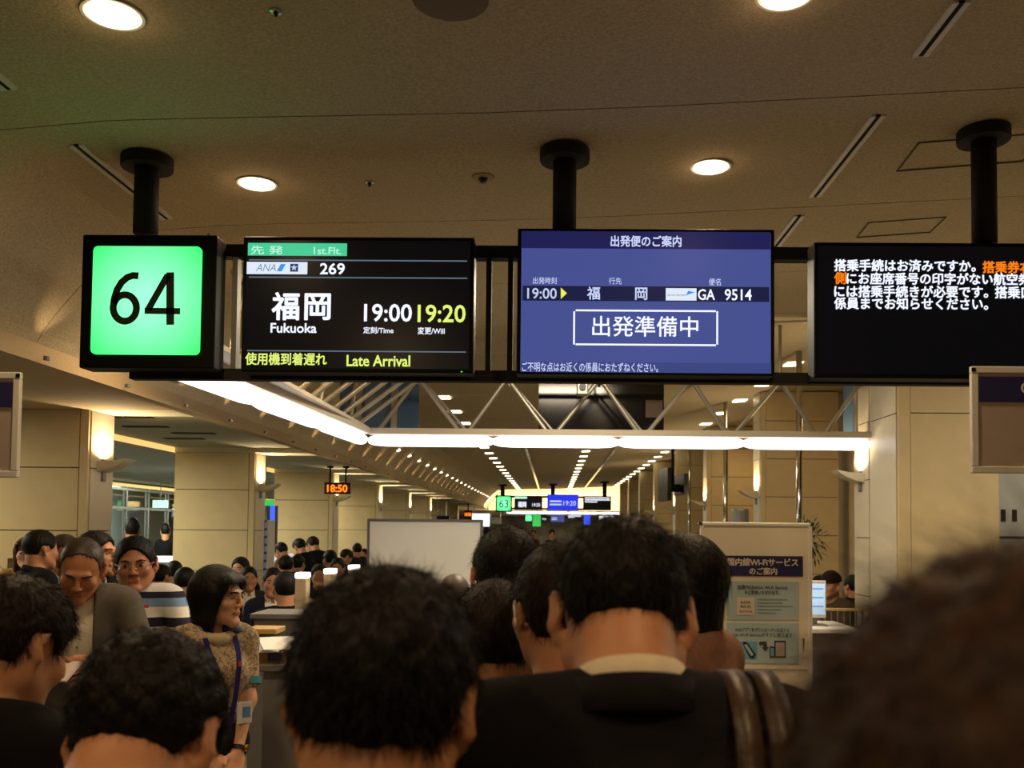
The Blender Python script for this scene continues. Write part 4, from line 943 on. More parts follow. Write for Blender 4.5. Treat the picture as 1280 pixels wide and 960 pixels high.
def arm_prims(f, J, s, t=0.0, k=.03, upto=1.0, fem=False):
    g = .86 if fem else 1.0
    for n in 'LR':
        sh, el, wr = J['sh' + n], J['el' + n], J['wr' + n]
        if upto <= .5: f.cone(sh, sh + (el - sh) * upto * 2, .053 * s * g + t, .047 * s * g + t, k); continue
        f.cone(sh, el, .053 * s * g + t, .040 * s * g + t, k)
        f.cone(el, el + (wr - el) * (upto - .5) * 2, .039 * s * g + t, .027 * s * g + t, k)
def leg_prims(f, J, s, t=0.0, k=.03):
    for n in 'LR':
        f.cone(J['hip' + n], J['kn' + n], .082 * s + t, .054 * s + t, k); f.cone(J['kn' + n], J['an' + n], .054 * s + t, .037 * s + t * 1.2, k)

# ---- hair
def hair_mesh(q, style, h, seed=0, wave=0.0):
    """hair volume in head coordinates"""
    f = Field(h)
    T = lambda *a: np.array(a) * q
    if style == 'bald':
        f.ell(T(0, -.018, .030), T(.081, .099, .086), 0)
    elif style == 'beanie':
        f.ell(T(0, -.012, .045), T(.088, .106, .095), 0)
    else:
        v = {'short': (.083, .103, .096), 'full': (.087, .108, .099), 'curly': (.090, .111, .101), 'crop': (.080, .100, .090), 'recede': (.0785, .098, .087), 'bob': (.092, .108, .098), 'long': (.090, .106, .098)}[style]
        f.ell(T(0, -.016, .036), T(*v), 0)
        if style == 'crop': pass
        if style in ('bob', 'long'):
            b = -.12 if style == 'bob' else -.20
            for s in (-1, 1):
                f.cone(T(s * .062, .020, .02), T(s * .066, .012, b + .03), .030 * q, .024 * q, .03)
                f.cone(T(s * .045, -.055, .02), T(s * .045, -.045, b + .02), .042 * q, .034 * q, .04)
            f.cone(T(0, -.07, .02), T(0, -.06, b + .02), .045 * q, .036 * q, .04)
            f.ell(T(.048, .064, .066), T(.028, .026, .030), .03)      # fringe swept to one side
            f.ell(T(-.048, .056, .066), T(.028, .028, .030), .03)
    def post(A, X, Y, Z):
        x, y, z = X / q, Y / q, Z / q
        if wave:
            A = A - wave * (np.sin(x * 150 + seed) * np.sin(y * 130 + 2 * seed) * np.sin(z * 140 + seed * 3) + .5 * np.sin(x * 310 + seed) * np.sin(y * 290) * np.sin(z * 300))
        if style in ('bob', 'long'):
            zl = np.interp(y + 0 * z, [-.2, .045, .062, .075, .14], [-.5, -.5, -.02, .045, .060])
            xl = np.abs(x) - .050
            face = np.minimum(np.minimum(y - .028, .062 - z), .060 - np.abs(x))   # positive inside the face opening
            return np.maximum(A, face * q)
        if style == 'bald':
            zl = np.interp(y, [-.2, -.06, -.03, -.012, .012, .03, .05, .2], [-.055, -.055, -.02, .028, .028, .0, .02, .03])
            A = np.maximum(A, (zl - z) * q)
            top = (z + .9 * y) - .047 + 0 * x          # bare crown and forehead
            dome = np.minimum(top, .070 - np.abs(x) + .0 * y)
            return np.maximum(A, np.maximum(dome, z - .100) * q) if True else A
        if style == 'beanie':
            return np.maximum(A, (.030 + .1 * -y - z) * q)
        fr = {'short': .078, 'full': .070, 'curly': .075, 'crop': .078, 'recede': .08}[style]
        zb = {'short': -.060, 'full': -.072, 'curly': -.066, 'crop': -.045, 'recede': -.05}[style]
        zl = np.interp(y, [-.2, -.080, -.055, -.042, -.034, .012, .026, .045, .060, .075, .2], [zb, zb, zb + .012, zb + .03, .026, .034, .004, .018, .05, fr, fr + .01])
        if style == 'recede': zl = np.interp(y, [-.2, -.080, -.055, -.042, -.034, .010, .018, .03, .04, .2], [-.055, -.055, -.045, -.03, .026, .034, .004, .03, .088, .2])
        zl = zl + .012 * np.cos(x * 60) * (y < -.03) + .003 * np.sin(x * 400) + .006 * (y > .04) * np.cos(x * 75)
        return np.maximum(A, (zl - z) * q)
    return f.mesh('hair', post)
def strands(me, n, length, wid, style, seed, c0=(0, -.05, .12), spread=.35, lift=.45, seg=3, grav=.3, q=1.0, curl=0.0):
    """thin tapered hair locks over a hair volume; returns point and quad arrays"""
    rng = np.random.default_rng(seed)
    nv = len(me.vertices); co = np.empty(nv * 3, np.float32); me.vertices.foreach_get('co', co); co = co.reshape(-1, 3)
    no = np.empty(nv * 3, np.float32); me.vertex_normals.foreach_get('vector', no); no = no.reshape(-1, 3)
    idx = np.arange(nv)
    out = np.linalg.norm((co - np.array((0, -.016, .036)) * q) / (np.array((.08, .10, .09)) * q), axis=1)
    idx = idx[out > .93]
    i = rng.choice(idx, n); p = co[i] + rng.normal(0, .0015, (n, 3)); nn = no[i]
    c = np.array(c0) * q; t = p - c; t -= nn * (t * nn).sum(1)[:, None]; t /= np.linalg.norm(t, axis=1)[:, None] + 1e-6
    d = t * .9 + nn * lift + rng.normal(0, spread, (n, 3)); d /= np.linalg.norm(d, axis=1)[:, None]
    L = length * rng.uniform(.5, 1.25, n)[:, None]
    side = np.cross(d, rng.normal(0, 1, (n, 3))); side /= np.linalg.norm(side, axis=1)[:, None]
    pts = []; cur = p - nn * .003; ax2 = np.cross(d, side)
    ph = rng.uniform(0, 6.28, n)[:, None]
    for k in range(seg + 1):
        u = k / seg; wd = wid * (1 - u * .85) * rng.uniform(.7, 1.3, n)[:, None] * .5
        off = (side * np.cos(ph + u * 7) + ax2 * np.sin(ph + u * 7)) * curl if curl else 0
        pts.append(cur - side * wd + off); pts.append(cur + side * wd + off)
        d = d + np.array((0, 0, -grav / seg)) - nn * (lift * .5 / seg) ; d /= np.linalg.norm(d, axis=1)[:, None]; cur = cur + d * L / seg
    V = np.stack(pts, 1).reshape(-1, 3); m = 2 * (seg + 1); base = (np.arange(n) * m)[:, None]
    Q = np.concatenate([base + np.array([[2 * k, 2 * k + 1, 2 * k + 3, 2 * k + 2]]) for k in range(seg)], 0)
    return V, Q
def join_arrays(me, V, Q, name):
    nv = len(me.vertices); co = np.empty(nv * 3, np.float32); me.vertices.foreach_get('co', co)
    nl = len(me.loops); li = np.empty(nl, np.int32); me.loops.foreach_get('vertex_index', li)
    P_ = np.concatenate([co.reshape(-1, 3), V]); Qn = np.concatenate([li.reshape(-1, 4), Q + nv]).astype(np.int32)
    m2 = bpy.data.meshes.new(name); m2.vertices.add(len(P_)); m2.vertices.foreach_set('co', P_.astype(np.float32).ravel())
    m2.loops.add(Qn.size); m2.loops.foreach_set('vertex_index', Qn.ravel()); m2.polygons.add(len(Qn))
    m2.polygons.foreach_set('loop_start', np.arange(len(Qn), dtype=np.int32) * 4)
    sm = np.ones(len(Qn), bool); m2.polygons.foreach_set('use_smooth', sm); m2.update(calc_edges=True); m2.validate()
    bpy.data.meshes.remove(me); return m2
def ring_band(cx, cy, z, rx, ry, hgt, th, flare=0.0, back=0.0, gap=0.0, n=48, fold=0.0):
    """collar: a standing elliptical band, higher at the back (-y), open at the front by gap degrees"""
    V, Q = [], []; a0, a1 = math.pi / 2 + R(gap / 2), math.pi / 2 + 2 * math.pi - R(gap / 2)
    for i in range(n + 1):
        a = a0 + (a1 - a0) * i / n; ca, sa = math.cos(a), math.sin(a); zb = z + back * (-sa) * .5
        sec = [(0, 0), (flare, hgt), (flare + th, hgt + th * .2), (th + .002, 0)]
        if fold: sec = [(0, 0), (flare, hgt), (flare + th, hgt + .003), (flare + th + fold, hgt * .25), (flare + th + fold - .002, hgt * .15), (th, 0)]
        for o, dz in sec: V.append((cx + (rx + o) * ca, cy + (ry + o) * sa, zb + dz))
    m = len(sec)
    for i in range(n):
        for j in range(m): Q.append((i * m + j, i * m + (j + 1) % m, (i + 1) * m + (j + 1) % m, (i + 1) * m + j))
    me = bpy.data.meshes.new('collar'); me.from_pydata(V, [], Q + [tuple(range(m))[::-1], tuple(n * m + j for j in range(m))]); me.update()
    bm = bmesh.new(); bm.from_mesh(me); bmesh.ops.recalc_face_normals(bm, faces=bm.faces); bm.to_mesh(me); bm.free()
    return me

m_skin = mat('skin_warm', (196, 140, 104), 0.5, noise=0.05, nscale=30, sss=0.08)
m_skin2 = mat('skin_tan', (176, 118, 84), 0.5, noise=0.05, nscale=30, sss=0.08)
m_skin3 = mat('skin_fair', (210, 160, 126), 0.5, noise=0.04, nscale=30, sss=0.08)
m_hair = mat('hair_black', (15, 11, 9), 0.55, spec=0.22, noise=0.5, nscale=120, bump=1.0, bscale=90, stretch=(1, 1, .35))
m_hairb = mat('hair_brown', (28, 17, 11), 0.55, spec=0.22, noise=0.5, nscale=120, bump=1.0, bscale=90, stretch=(1, 1, .35))
m_hairg = mat('hair_greying', (70, 62, 54), 0.5, spec=0.4, noise=0.5, nscale=150)
m_eye = mat('eye_white', (165, 148, 132), 0.3); m_iris = mat('iris_dark', (20, 12, 8), 0.2); m_lip = mat('lip_colour', (164, 96, 76), 0.5)
def cloth(name, col, **k): return mat(name, col, k.pop('rough', 0.85), noise=k.pop('noise', 0.10), nscale=k.pop('nscale', 40), bump=k.pop('bump', 0.25), bscale=k.pop('bscale', 300), spec=0.12, **k)
m_suit = cloth('suit_navy_black', (24, 22, 27)); m_suit2 = cloth('suit_navy', (24, 27, 44)); m_blk = cloth('cloth_black', (17, 15, 16)); m_trous = cloth('trousers_dark', (32, 32, 36))
m_shirt = cloth('shirt_white', (216, 208, 190), noise=0.03); m_shoe = mat('shoe_black', (14, 13, 12), 0.35)

def person(px, py, Y, label, yaw=0.0, pitch=0, turn=0, tilt=0, lean=0.0, hs=1.0, sit=False, arms='down', h=0.012, fem=False,
           hair='short', hairm=None, skin=None, top=None, topt=0.016, sleeve=1.0, bottom=None, collar=None, lapel=None, strand=0, slen=.03, swid=.001,
           detail=False, hh=0.006, seed=1, group=None, skirt=False, wave=0.0, lift=.45, spread=.35, curl=0.0, grav=.3, shoulder=1.0, face=False, belly=0.0, c0=(0, -.05, .12), name='person', closed=False, size=None, drop=0.0, shrug=0.0, open_front=0.0):
    hairm = hairm or m_hair; skin = skin or m_skin; top = top or m_suit; bottom = bottom or m_trous
    tgt = P(px, py, Y); M = rotm(pitch, turn, tilt)
    def headc(s):
        J = skeleton(s, sit, lean, arms)
        for n in 'LR': J['sh' + n] = J['sh' + n] + np.array((0, shrug * .3, shrug)); J['el' + n] = J['el' + n] + np.array((0, 0, shrug)); 
        J['htop'] = J['neck'] + rotm(pitch * .6 + lean * .5) @ (np.array((0, .006, .072)) * s)
        return J, J['htop'] + M @ (np.array((0, .024, .090)) * hs) + np.array((0, drop * .8, -drop))
    s = size or 1.0
    if size is None:
        for _ in range(6): s *= tgt.z / headc(s)[1][2]
    J, hc = headc(s)
    if shoulder != 1.0:
        for n in 'LR':
            d = J['sh' + n][0] * (shoulder - 1); J['sh' + n] = J['sh' + n] + np.array((d, 0, 0)); J['el' + n] = J['el' + n] + np.array((d, 0, 0)); J['wr' + n] = J['wr' + n] + np.array((d * .5, 0, 0))
    Rz = np.array(Matrix.Rotation(R(yaw), 3, 'Z')); o3 = Rz @ hc
    root = empty(name, (tgt.x - o3[0], Y - o3[1], 0.0), R(yaw), label, 'person', group)
    # body: one continuous surface
    f = Field(h); torso_prims(f, J, s, 0, fem, belly=belly); arm_prims(f, J, s, 0, fem=fem); leg_prims(f, J, s)
    nk = .044 if fem else .052
    f.cone(J['neck'] - np.array((0, 0, .03)) * s, hc + M @ (np.array((0, -.032, -.055)) * hs), nk * hs + .003, nk * hs, .03)
    head_prims(f, hc, M, hs, fem, hair not in ('bob', 'long'), detail)
    for n, sd in (('R', 1), ('L', -1)):
        hand_prims(f, J['wr' + n], J['el' + n], sd, s, .5 if arms == 'down' else .9)
        f.cone(J['an' + n] - np.array((0, .03, .04)) * s, J['toe' + n], .036 * s, .030 * s, .02)
    me = f.mesh('body'); body = link('body', me, [skin, m_lip], root, local=True)
    if detail:   # lips on the same surface
        nv = len(me.polygons); ce = np.empty(nv * 3, np.float32); me.polygons.foreach_get('center', ce); q = ((ce.reshape(-1, 3) - hc) @ M) / hs
        L = ((q[:, 0] / .024) ** 2 + ((q[:, 2] + .059) / .010) ** 2 < 1) & (q[:, 1] > .08)
        me.polygons.foreach_set('material_index', L.astype(np.int32))
    # hair
    HM = Matrix(M.tolist()).to_4x4(); HM.translation = Vector(hc)
    hm = hair_mesh(hs, hair, hh, seed, wave)
    if strand:
        Vs, Qs = strands(hm, strand, slen, swid, hair, seed, c0, spread, lift, q=hs, curl=curl, grav=grav); hm = join_arrays(hm, Vs, Qs, 'hair')
    hm.transform(HM); link('hat' if hair == 'beanie' else 'hair', hm, hairm, root, local=True)
    if detail or face:
        for sd in (-1, 1):
            if not closed:
                mb = MB(); p0 = Vector(hc + M @ (np.array((sd * .031, .0820, .006)) * hs))
                bmesh.ops.create_uvsphere(mb.b, u_segments=16, v_segments=10, radius=.0115 * hs, matrix=HM.to_3x3().to_4x4() @ Matrix.Diagonal((1.12, 1, .40 if fem else .36, 1)))
                bmesh.ops.translate(mb.b, verts=mb.b.verts, vec=p0); ey = mb.build('eye', m_eye, root, local=True, smooth=True)
                mb = MB(); p1 = Vector(hc + M @ (np.array((sd * .031, .0888, .006)) * hs))
                bmesh.ops.create_uvsphere(mb.b, u_segments=12, v_segments=8, radius=.0063 * hs, matrix=HM.to_3x3().to_4x4() @ Matrix.Diagonal((1, 1, .78, 1)))
                bmesh.ops.translate(mb.b, verts=mb.b.verts, vec=p1); mb.build('iris', m_iris, ey, local=True, smooth=True)
            mb = MB(); pts = [Vector(hc + M @ (np.array((sd * a, b_, c_)) * hs)) for a, b_, c_ in ((.014, .0995, .024), (.026, .0985, .029), (.038, .092, .029), (.048, .080, .024))]
            for a, b_ in zip(pts, pts[1:]): mb.tube(a, b_, .0032, 8)
            mb.build('eyebrow', m_hairb, root, local=True, smooth=True)
    # clothes
    th = max(h, .008)
    f = Field(th); torso_prims(f, J, s, topt, fem, belly=belly); arm_prims(f, J, s, topt * .9, upto=sleeve, fem=fem)
    zhem = J['pel'][2] - (.02 if sit else .08) * s
    nk0 = J['neck'] + np.array((0, .014, .004)) * s; nk1 = hc + M @ (np.array((0, -.010, -.045)) * hs); rn = (.060 if fem else .066) * s
    f.cone(nk0, nk1, rn, rn + .004, .008, True)
    f.ops[-1] = f.ops[-1][:5] + (.008, True, None)
    def cut(A, X, Y_, Z):
        A = np.maximum(A, zhem - Z)
        if open_front:
            zb_ = J['waist'][2] - .04; wv = np.clip(open_front * .45 + (Z - zb_) * .30, open_front * .45, open_front)
            A = np.maximum(A, np.minimum(np.minimum(Y_ - J['chest'][1] - .02, wv - np.abs(X)), Z - zb_ + .02))
        return A
    mt = f.mesh('top', cut)
    if open_front:
        f = Field(th); torso_prims(f, J, s, .007, fem, belly=belly); f.cone(nk0, nk1, rn - .006, rn, .008, True)
        link('shirt', f.mesh('shirt', lambda A, X, Y_, Z: np.maximum(A, zhem - Z)), m_shirt, root, local=True)
    link('jacket' if (lapel or open_front) else 'shirt', mt, top, root, local=True)
    if skirt:
        f = Field(.012); f.cone(J['pel'] + np.array((0, 0, .06)), (J['knL'] + J['knR']) / 2, .125, .13, .03, flat=((0, 1, 0), .8)); f.ell(J['pel'], (.165, .13, .11), .05)
        zk = J['knL'][2] + .02; zt2 = J['waist'][2]
        link('skirt', f.mesh('skirt', lambda A, X, Y_, Z: np.maximum(np.maximum(A, zk - Z), Z - zt2)), bottom, root, local=True)
    else:
        f = Field(.012); leg_prims(f, J, s, .016); f.ell(J['pel'], np.array((.165, .118, .10)) * s + .010, .05)
        zt2 = J['waist'][2]
        link('trousers', f.mesh('trousers', lambda A, X, Y_, Z: np.maximum(A, Z - zt2)), bottom, root, local=True)
    for n in 'LR':
        f = Field(.012); f.cone(J['an' + n] - np.array((0, .035, .045)) * s, J['toe' + n], .042 * s, .036 * s, .02)
        link('shoe', f.mesh('shoe', lambda A, X, Y_, Z: np.maximum(A, 0.001 - Z)), m_shoe, root, local=True)
    nb = J['neck']
    if collar: link('shirt_collar', ring_band(nb[0], nb[1] + .010 * s, nb[2] + .014 * s, .062 * s, .068 * s, .042 * s, .004, -.004, .060, 26, fold=.006), collar, root, local=True, smooth=True)
    if lapel: link('jacket_collar', ring_band(nb[0], nb[1] + .010 * s, nb[2] - .004 * s, .078 * s, .086 * s, .044 * s, .006, -.006, .060, 60, fold=.015), lapel, root, local=True, smooth=True)
    root['s'] = s
    return root, J, hc, M, s

# ------------------------------------------------------------------ the queue, seen from behind
A_ = person(478, 886, 0.95, 'person with thick wavy black hair seen from behind in the middle of the queue', yaw=-4, pitch=14, tilt=5, hs=1.07, hair='full', top=cloth('dark_top', (22, 20, 22)), h=.007, hh=.004,
       strand=16000, slen=.024, swid=.0009, wave=.003, seed=3, spread=.5, lift=.30, c0=(.0, -.06, .13), lapel=None)
B_ = person(181, 932, 1.20, 'person with tight black curls and beige knitted top at the lower left', yaw=0, pitch=44, lean=10, drop=.035, shrug=.03, hs=1.05, hair='curly', top=cloth('beige_knit', (150, 128, 100), bscale=120), h=.007, hh=.004,
       strand=15000, slen=.014, swid=.0010, wave=.004, seed=5, spread=.9, lift=.5, curl=.0025, arms='front')
Cc = person(18, 812, 1.80, 'person in dark suit and white collar cut by the left edge', yaw=-22, pitch=24, lean=5, shrug=.02, hs=1.06, hair='full', hairm=m_hairb, top=m_suit, collar=m_shirt, lapel=m_suit, h=.012, hh=.005,
       strand=7000, slen=.030, swid=.0013, wave=.003, seed=8)
D_ = person(777, 780, 1.22, 'person in dark suit with ribbed white collar and bag straps on the right shoulder', yaw=2, pitch=36, tilt=2, turn=0, lean=14, drop=.02, shrug=.012, hs=1.05, hair='short', top=m_suit, collar=cloth('ribbed_white', (214, 202, 178), noise=.05), lapel=m_suit,
       h=.007, hh=.004, strand=15000, slen=.024, swid=.0008, wave=.002, seed=9, spread=.35, lift=.30, shoulder=1.12, arms='front')
E_ = person(702, 770, 1.75, 'dark haired person wearing a white face mask loop, partly behind the suited person', yaw=18, pitch=4, hs=1.07, hair='full', top=m_blk, hairm=m_hairb, h=.012, hh=.005, strand=5000, slen=.026, swid=.0012, seed=12)
F_ = person(634, 728, 2.35, 'person in navy suit and white collar turned left ahead in the queue', yaw=8, pitch=25, lean=6, shrug=.02, hs=1.06, hair='short', top=m_suit2, collar=m_shirt, lapel=m_suit2, h=.014, hh=.006, strand=4000, slen=.024, swid=.0014, seed=14)
G_ = person(622, 808, 1.98, 'person with dark brown hair and nape showing behind the wavy haired one', yaw=-10, pitch=10, hs=1.06, hair='full', hairm=m_hairb, top=m_blk, h=.014, hh=.006, strand=4000, slen=.03, swid=.0014, seed=16)
H_ = person(568, 747, 4.9, 'short person with round greying head in front of the whiteboard', yaw=5, pitch=5, hs=1.0, hair='crop', hairm=m_hairg, top=m_blk, h=.016, hh=.007, seed=18)
I_ = person(851, 732, 2.35, 'person with long straight dark hair and pinkish top left of the wi-fi poster', yaw=55, pitch=5, hs=1.0, fem=True, hair='bob', hairm=m_hair, top=cloth('pinkish_knit', (158, 118, 102), noise=.15), h=.014, hh=.006, strand=3500, slen=.05, swid=.0014, seed=20, spread=.12, lift=.1, grav=1.2)
J_ = person(1330, 1212, 0.325, 'very near out of focus brown haired person in the lower right corner', yaw=-6, pitch=5, hs=1.09, hair='full', hairm=mat('hair_chestnut', (50, 29, 17), 0.55, spec=0.25, noise=0.5, nscale=60), top=m_blk, h=.012, hh=.005, strand=9000, slen=.035, swid=.0007, wave=.006, seed=22, spread=.55, lift=.45)
# face mask ear loop
root, J, hc, M, s = E_
mb = MB(); pts = [Vector(hc + M @ (np.array(p) * 1.07)) for p in ((-.083, .005, .030), (-.091, -.014, .022), (-.092, -.022, .0), (-.088, -.014, -.022), (-.076, .012, -.038), (-.062, .05, -.045))]
for a, b in zip(pts, pts[1:]): mb.tube(a, b, .0022, 8)
mb.build('mask_loop', mat('mask_white', (235, 235, 230), .6), root, local=True, smooth=True)
mb = MB(); mb.b.free()
f = Field(.005); f.ell(hc + M @ (np.array((0, .055, -.05)) * 1.07), np.array((.062, .062, .048)), 0, M)
link('face_mask', f.mesh('face_mask', lambda A, X, Y, Z: A), MATS['mask_white'], root, local=True)
# shoulder bag of the suited person: two leather straps over the right shoulder
root, J, hc, M, s = D_
m_leather = mat('dark_brown_leather', (66, 50, 38), .42, bump=.3, bscale=120)
bag = empty('shoulder_bag', (0, 0, 0), 0, 'dark brown leather bag hanging by two straps from the suited shoulder', 'bag')
W = Matrix.Translation(root.location) @ Matrix.Rotation(root.rotation_euler.z, 4, 'Z')
shR = W @ Vector(J['shR']); bag.location = (shR.x, shR.y - .16, .78)
for k, dx in enumerate((-.068, -.032)):
    back = [(shR.x + dx - .010 + .016 * t, shR.y - .118 - .012 * math.sin(t * 3) - .08 * t, shR.z + .0 - .42 * t) for t in np.linspace(0, 1, 10)]
    top_ = [(shR.x + dx - .012, shR.y + .112 * math.cos(a), shR.z + .0 + .094 * math.sin(a)) for a in np.linspace(.3, math.pi - .05, 12)]
    w2, t2 = .014, .004
    path = [Vector(p) for p in top_ + back]; mb = MB(); rings = []
    for i, p in enumerate(path):
        d = (path[min(i + 1, len(path) - 1)] - path[max(i - 1, 0)]).normalized(); a = Vector((1, 0, 0)); n_ = a.cross(d).normalized()
        rings.append([mb.b.verts.new(p + a * u + n_ * v) for u, v in ((-w2, -t2), (w2, -t2), (w2, t2 * .4), (w2 * .5, t2), (-w2 * .5, t2), (-w2, t2 * .4))])
    for A1, B1 in zip(rings, rings[1:]):
        for j in range(6): mb.b.faces.new((A1[j], A1[(j + 1) % 6], B1[(j + 1) % 6], B1[j]))
    mb.b.faces.new(rings[0]); mb.b.faces.new(rings[-1])
    mb.build('strap', m_leather, bag, smooth=True)
MB().box(shR.x - .12, shR.x + .16, shR.y - .32, shR.y - .20, .72, shR.z - .40).build('bag_body', m_leather, bag, bevel=.02)

# ------------------------------------------------------------------ people facing us on the left
# staff woman in profile
m_blouse = cloth('patterned_blouse', (170, 148, 120), noise=.05)
nt = m_blouse.node_tree; b = nt.nodes['Principled BSDF']; tc = nt.nodes.new('ShaderNodeTexCoord'); vo = nt.nodes.new('ShaderNodeTexVoronoi'); vo.inputs['Scale'].default_value = 34; vo.feature = 'DISTANCE_TO_EDGE'
nz = nt.nodes.new('ShaderNodeTexNoise'); nz.inputs['Scale'].default_value = 22; ad = nt.nodes.new('ShaderNodeVectorMath'); ad.operation = 'MULTIPLY_ADD'; ad.inputs[1].default_value = (.12, .12, .12)
nt.links.new(tc.outputs['Object'], nz.inputs[0]); nt.links.new(nz.outputs['Color'], ad.inputs[0]); nt.links.new(tc.outputs['Object'], ad.inputs[2]); nt.links.new(ad.outputs[0], vo.inputs[0])
rp = nt.nodes.new('ShaderNodeValToRGB'); e0, e1 = rp.color_ramp.elements; e0.position = .05; e0.color = (*lin((120, 106, 86)), 1); e1.position = .10; e1.color = (*lin((178, 156, 128)), 1)
nt.links.new(vo.outputs['Distance'], rp.inputs[0]); nt.links.new(rp.outputs[0], b.inputs['Base Color'])
m_nv = cloth('navy_ribbon', (40, 36, 98)); m_scarf = cloth('cream_scarf', (176, 160, 132), noise=.04); m_bow = cloth('blue_grey_bow', (96, 120, 150))
S_ = person(273, 746, 3.70, 'staff woman with black bob, patterned beige blouse, scarf and lanyard', yaw=226, turn=32, pitch=4, hs=.98, fem=True, hair='bob', skin=m_skin3, top=m_blouse, topt=.014, sleeve=.34,
            bottom=cloth('skirt_black', (26, 25, 26)), skirt=True, detail=True, h=.0055, hh=.005, strand=2500, slen=.05, swid=.0016, spread=.08, lift=.06, grav=1.6, seed=30, arms='clasp')
root, J, hc, M, s = S_; nb = J['neck']
f = Field(.006)
for i in range(14):
    a = 2 * math.pi * i / 14; a2 = 2 * math.pi * (i + 1) / 14
    q = lambda a: nb + np.array((.066 * math.cos(a), .012 + .070 * math.sin(a), .012 - .030 * math.sin(a)))
    f.cone(q(a), q(a2), .020 + .006 * math.sin(a), .020 + .006 * math.sin(a2), .008)
link('scarf', f.mesh('scarf'), m_scarf, root, local=True)
link('blouse_collar', ring_band(nb[0], nb[1] + .008, nb[2] + .018, .058, .062, .040, .004, .0, .03, 40, fold=.012), m_nv, root, local=True, smooth=True)
f = Field(.006)
for i in range(9):
    a = i * 2.4; f.ell(nb + np.array((-.072 + .022 * math.cos(a), .060 + .02 * math.sin(a), .030 + .018 * math.sin(a * 1.7))), (.016, .014, .012), .004)
link('bow', f.mesh('bow'), m_bow, root, local=True)
def front_y(x, z):   # front surface of the torso of the staff woman
    c = J['chest'] if z > J['waist'][2] + .06 else J['waist']; return .112 * s + .030
ch_ = J['chest']; mb = MB()
for sd in (-1, 1):
    pts = [Vector((sd * .062, .075, nb[2] - .005)), Vector((sd * .058, .118, nb[2] - .07)), Vector((sd * .045, .150, ch_[2] + .03)), Vector((sd * .030, .158, ch_[2] - .08)), Vector((sd * .012, .150, ch_[2] - .20))]
    for a, b_ in zip(pts, pts[1:]):
        d = b_ - a; mb.poly([a + Vector((-.010, 0, 0)), a + Vector((.010, 0, 0)), b_ + Vector((.010, 0, 0)), b_ + Vector((-.010, 0, 0))])
me_l = mb.mesh('lanyard'); bm = bmesh.new(); bm.from_mesh(me_l); g_ = bmesh.ops.extrude_face_region(bm, geom=list(bm.faces))
for v in g_['geom']:
    if isinstance(v, bmesh.types.BMVert): v.co.y += .003
bm.to_mesh(me_l); bm.free(); link('lanyard', me_l, m_nv, root, local=True)
MB().box(-.115, -.050, .128, .134, ch_[2] - .20, ch_[2] - .115).build('name_badge', mat('badge_white', (206, 210, 214), .4), root, local=True, bevel=.002)
MB().box(-.105, -.075, .1355, .137, ch_[2] - .175, ch_[2] - .135).build('badge_print', mat('badge_blue', (90, 130, 180), .5), root, local=True)
MB().box(-.052, -.042, .150, .153, ch_[2] - .02, ch_[2] + .05).build('red_ribbon', mat('badge_red', (190, 60, 50), .5), root, local=True)
for n in 'LR':
    sh, el, wr = [Vector(J[k + n]) for k in ('sh', 'el', 'wr')]
    if n == 'L':
        p = sh.lerp(el, .70); d = (el - sh).normalized(); MB().tube(p - d * .014, p + d * .014, .056, 24, .054).build('armband', mat('teal_band', (50, 130, 150), .6), root, local=True, smooth=False)
        p = el.lerp(wr, .93); d = (wr - el).normalized(); MB().tube(p - d * .008, p + d * .008, .029, 20).build('watch_strap', m_blackg, root, local=True)
        c = p + Vector((-.02, .02, 0)); MB().tube(c, c + Vector((-.008, .008, 0)), .014, 20).build('watch_face', mat('gold_metal', (190, 150, 80), .3, 1.0), root, local=True)
# balding man reading
K_ = person(101, 712, 4.0, 'balding person in grey jacket and open white shirt looking down at the hands', yaw=203, pitch=30, tilt=-5, turn=0, lean=6, hs=1.10, hair='recede', hairm=mat('hair_thin_brown', (62, 46, 34), .5, noise=.4, nscale=120), skin=m_skin2, top=cloth('jacket_grey', (84, 80, 74)), topt=.024, detail=True, closed=True, h=.0055, hh=.005,
            strand=4000, slen=.020, swid=.0012, seed=31, lift=.12, spread=.3, shoulder=1.14, open_front=.060, shrug=.015, arms={'R': (.05, .30, .20), 'L': (-.06, .30, .23)}, collar=m_shirt)
root, J, hc, M, s = K_; nb = J['neck']; c = J['chest']; w_ = J['waist']; up = (c - J['pel']); up /= np.linalg.norm(up)
def panel(name, root, rows, m, th=.006):
    """cloth panel on the front of a body: rows of (xl, xr, y, z)"""
    mb = MB(); L = [(mb.b.verts.new((a, y - abs(a) * .35, z)), mb.b.verts.new(((a + b_) / 2, y - abs((a + b_) / 2) * .35 + .004, z)), mb.b.verts.new((b_, y - abs(b_) * .35, z))) for a, b_, y, z in rows]
    for A1, B1 in zip(L, L[1:]):
        for j in (0, 1): mb.b.faces.new((A1[j], A1[j + 1], B1[j + 1], B1[j]))
    g_ = bmesh.ops.extrude_face_region(mb.b, geom=list(mb.b.faces))
    for v in g_['geom']:
        if isinstance(v, bmesh.types.BMVert): v.co.y += th
    return mb.build(name, m, root, local=True, smooth=True)
def fy(t, J, s, tt): # front of torso at height fraction t from pelvis(0) to neck(1)
    p = J['pel'] + (J['neck'] - J['pel']) * t; r = np.interp(t, [0, .3, .65, .85, 1], [.118, .108, .118, .085, .045]) * s + tt
    return p[1] + r, p[2]
for i in range(5):
    y_, z_ = fy(.85 - .14 * i, J, s, .012); MB().tube((.0, y_ - .002, z_), (.0, y_ + .003, z_), .005, 10).build('button', mat('button_grey', (120, 110, 100), .4), root, local=True)
a = root.location; hp = (Vector(J['wrR']) + Vector(J['wrL'])) / 2
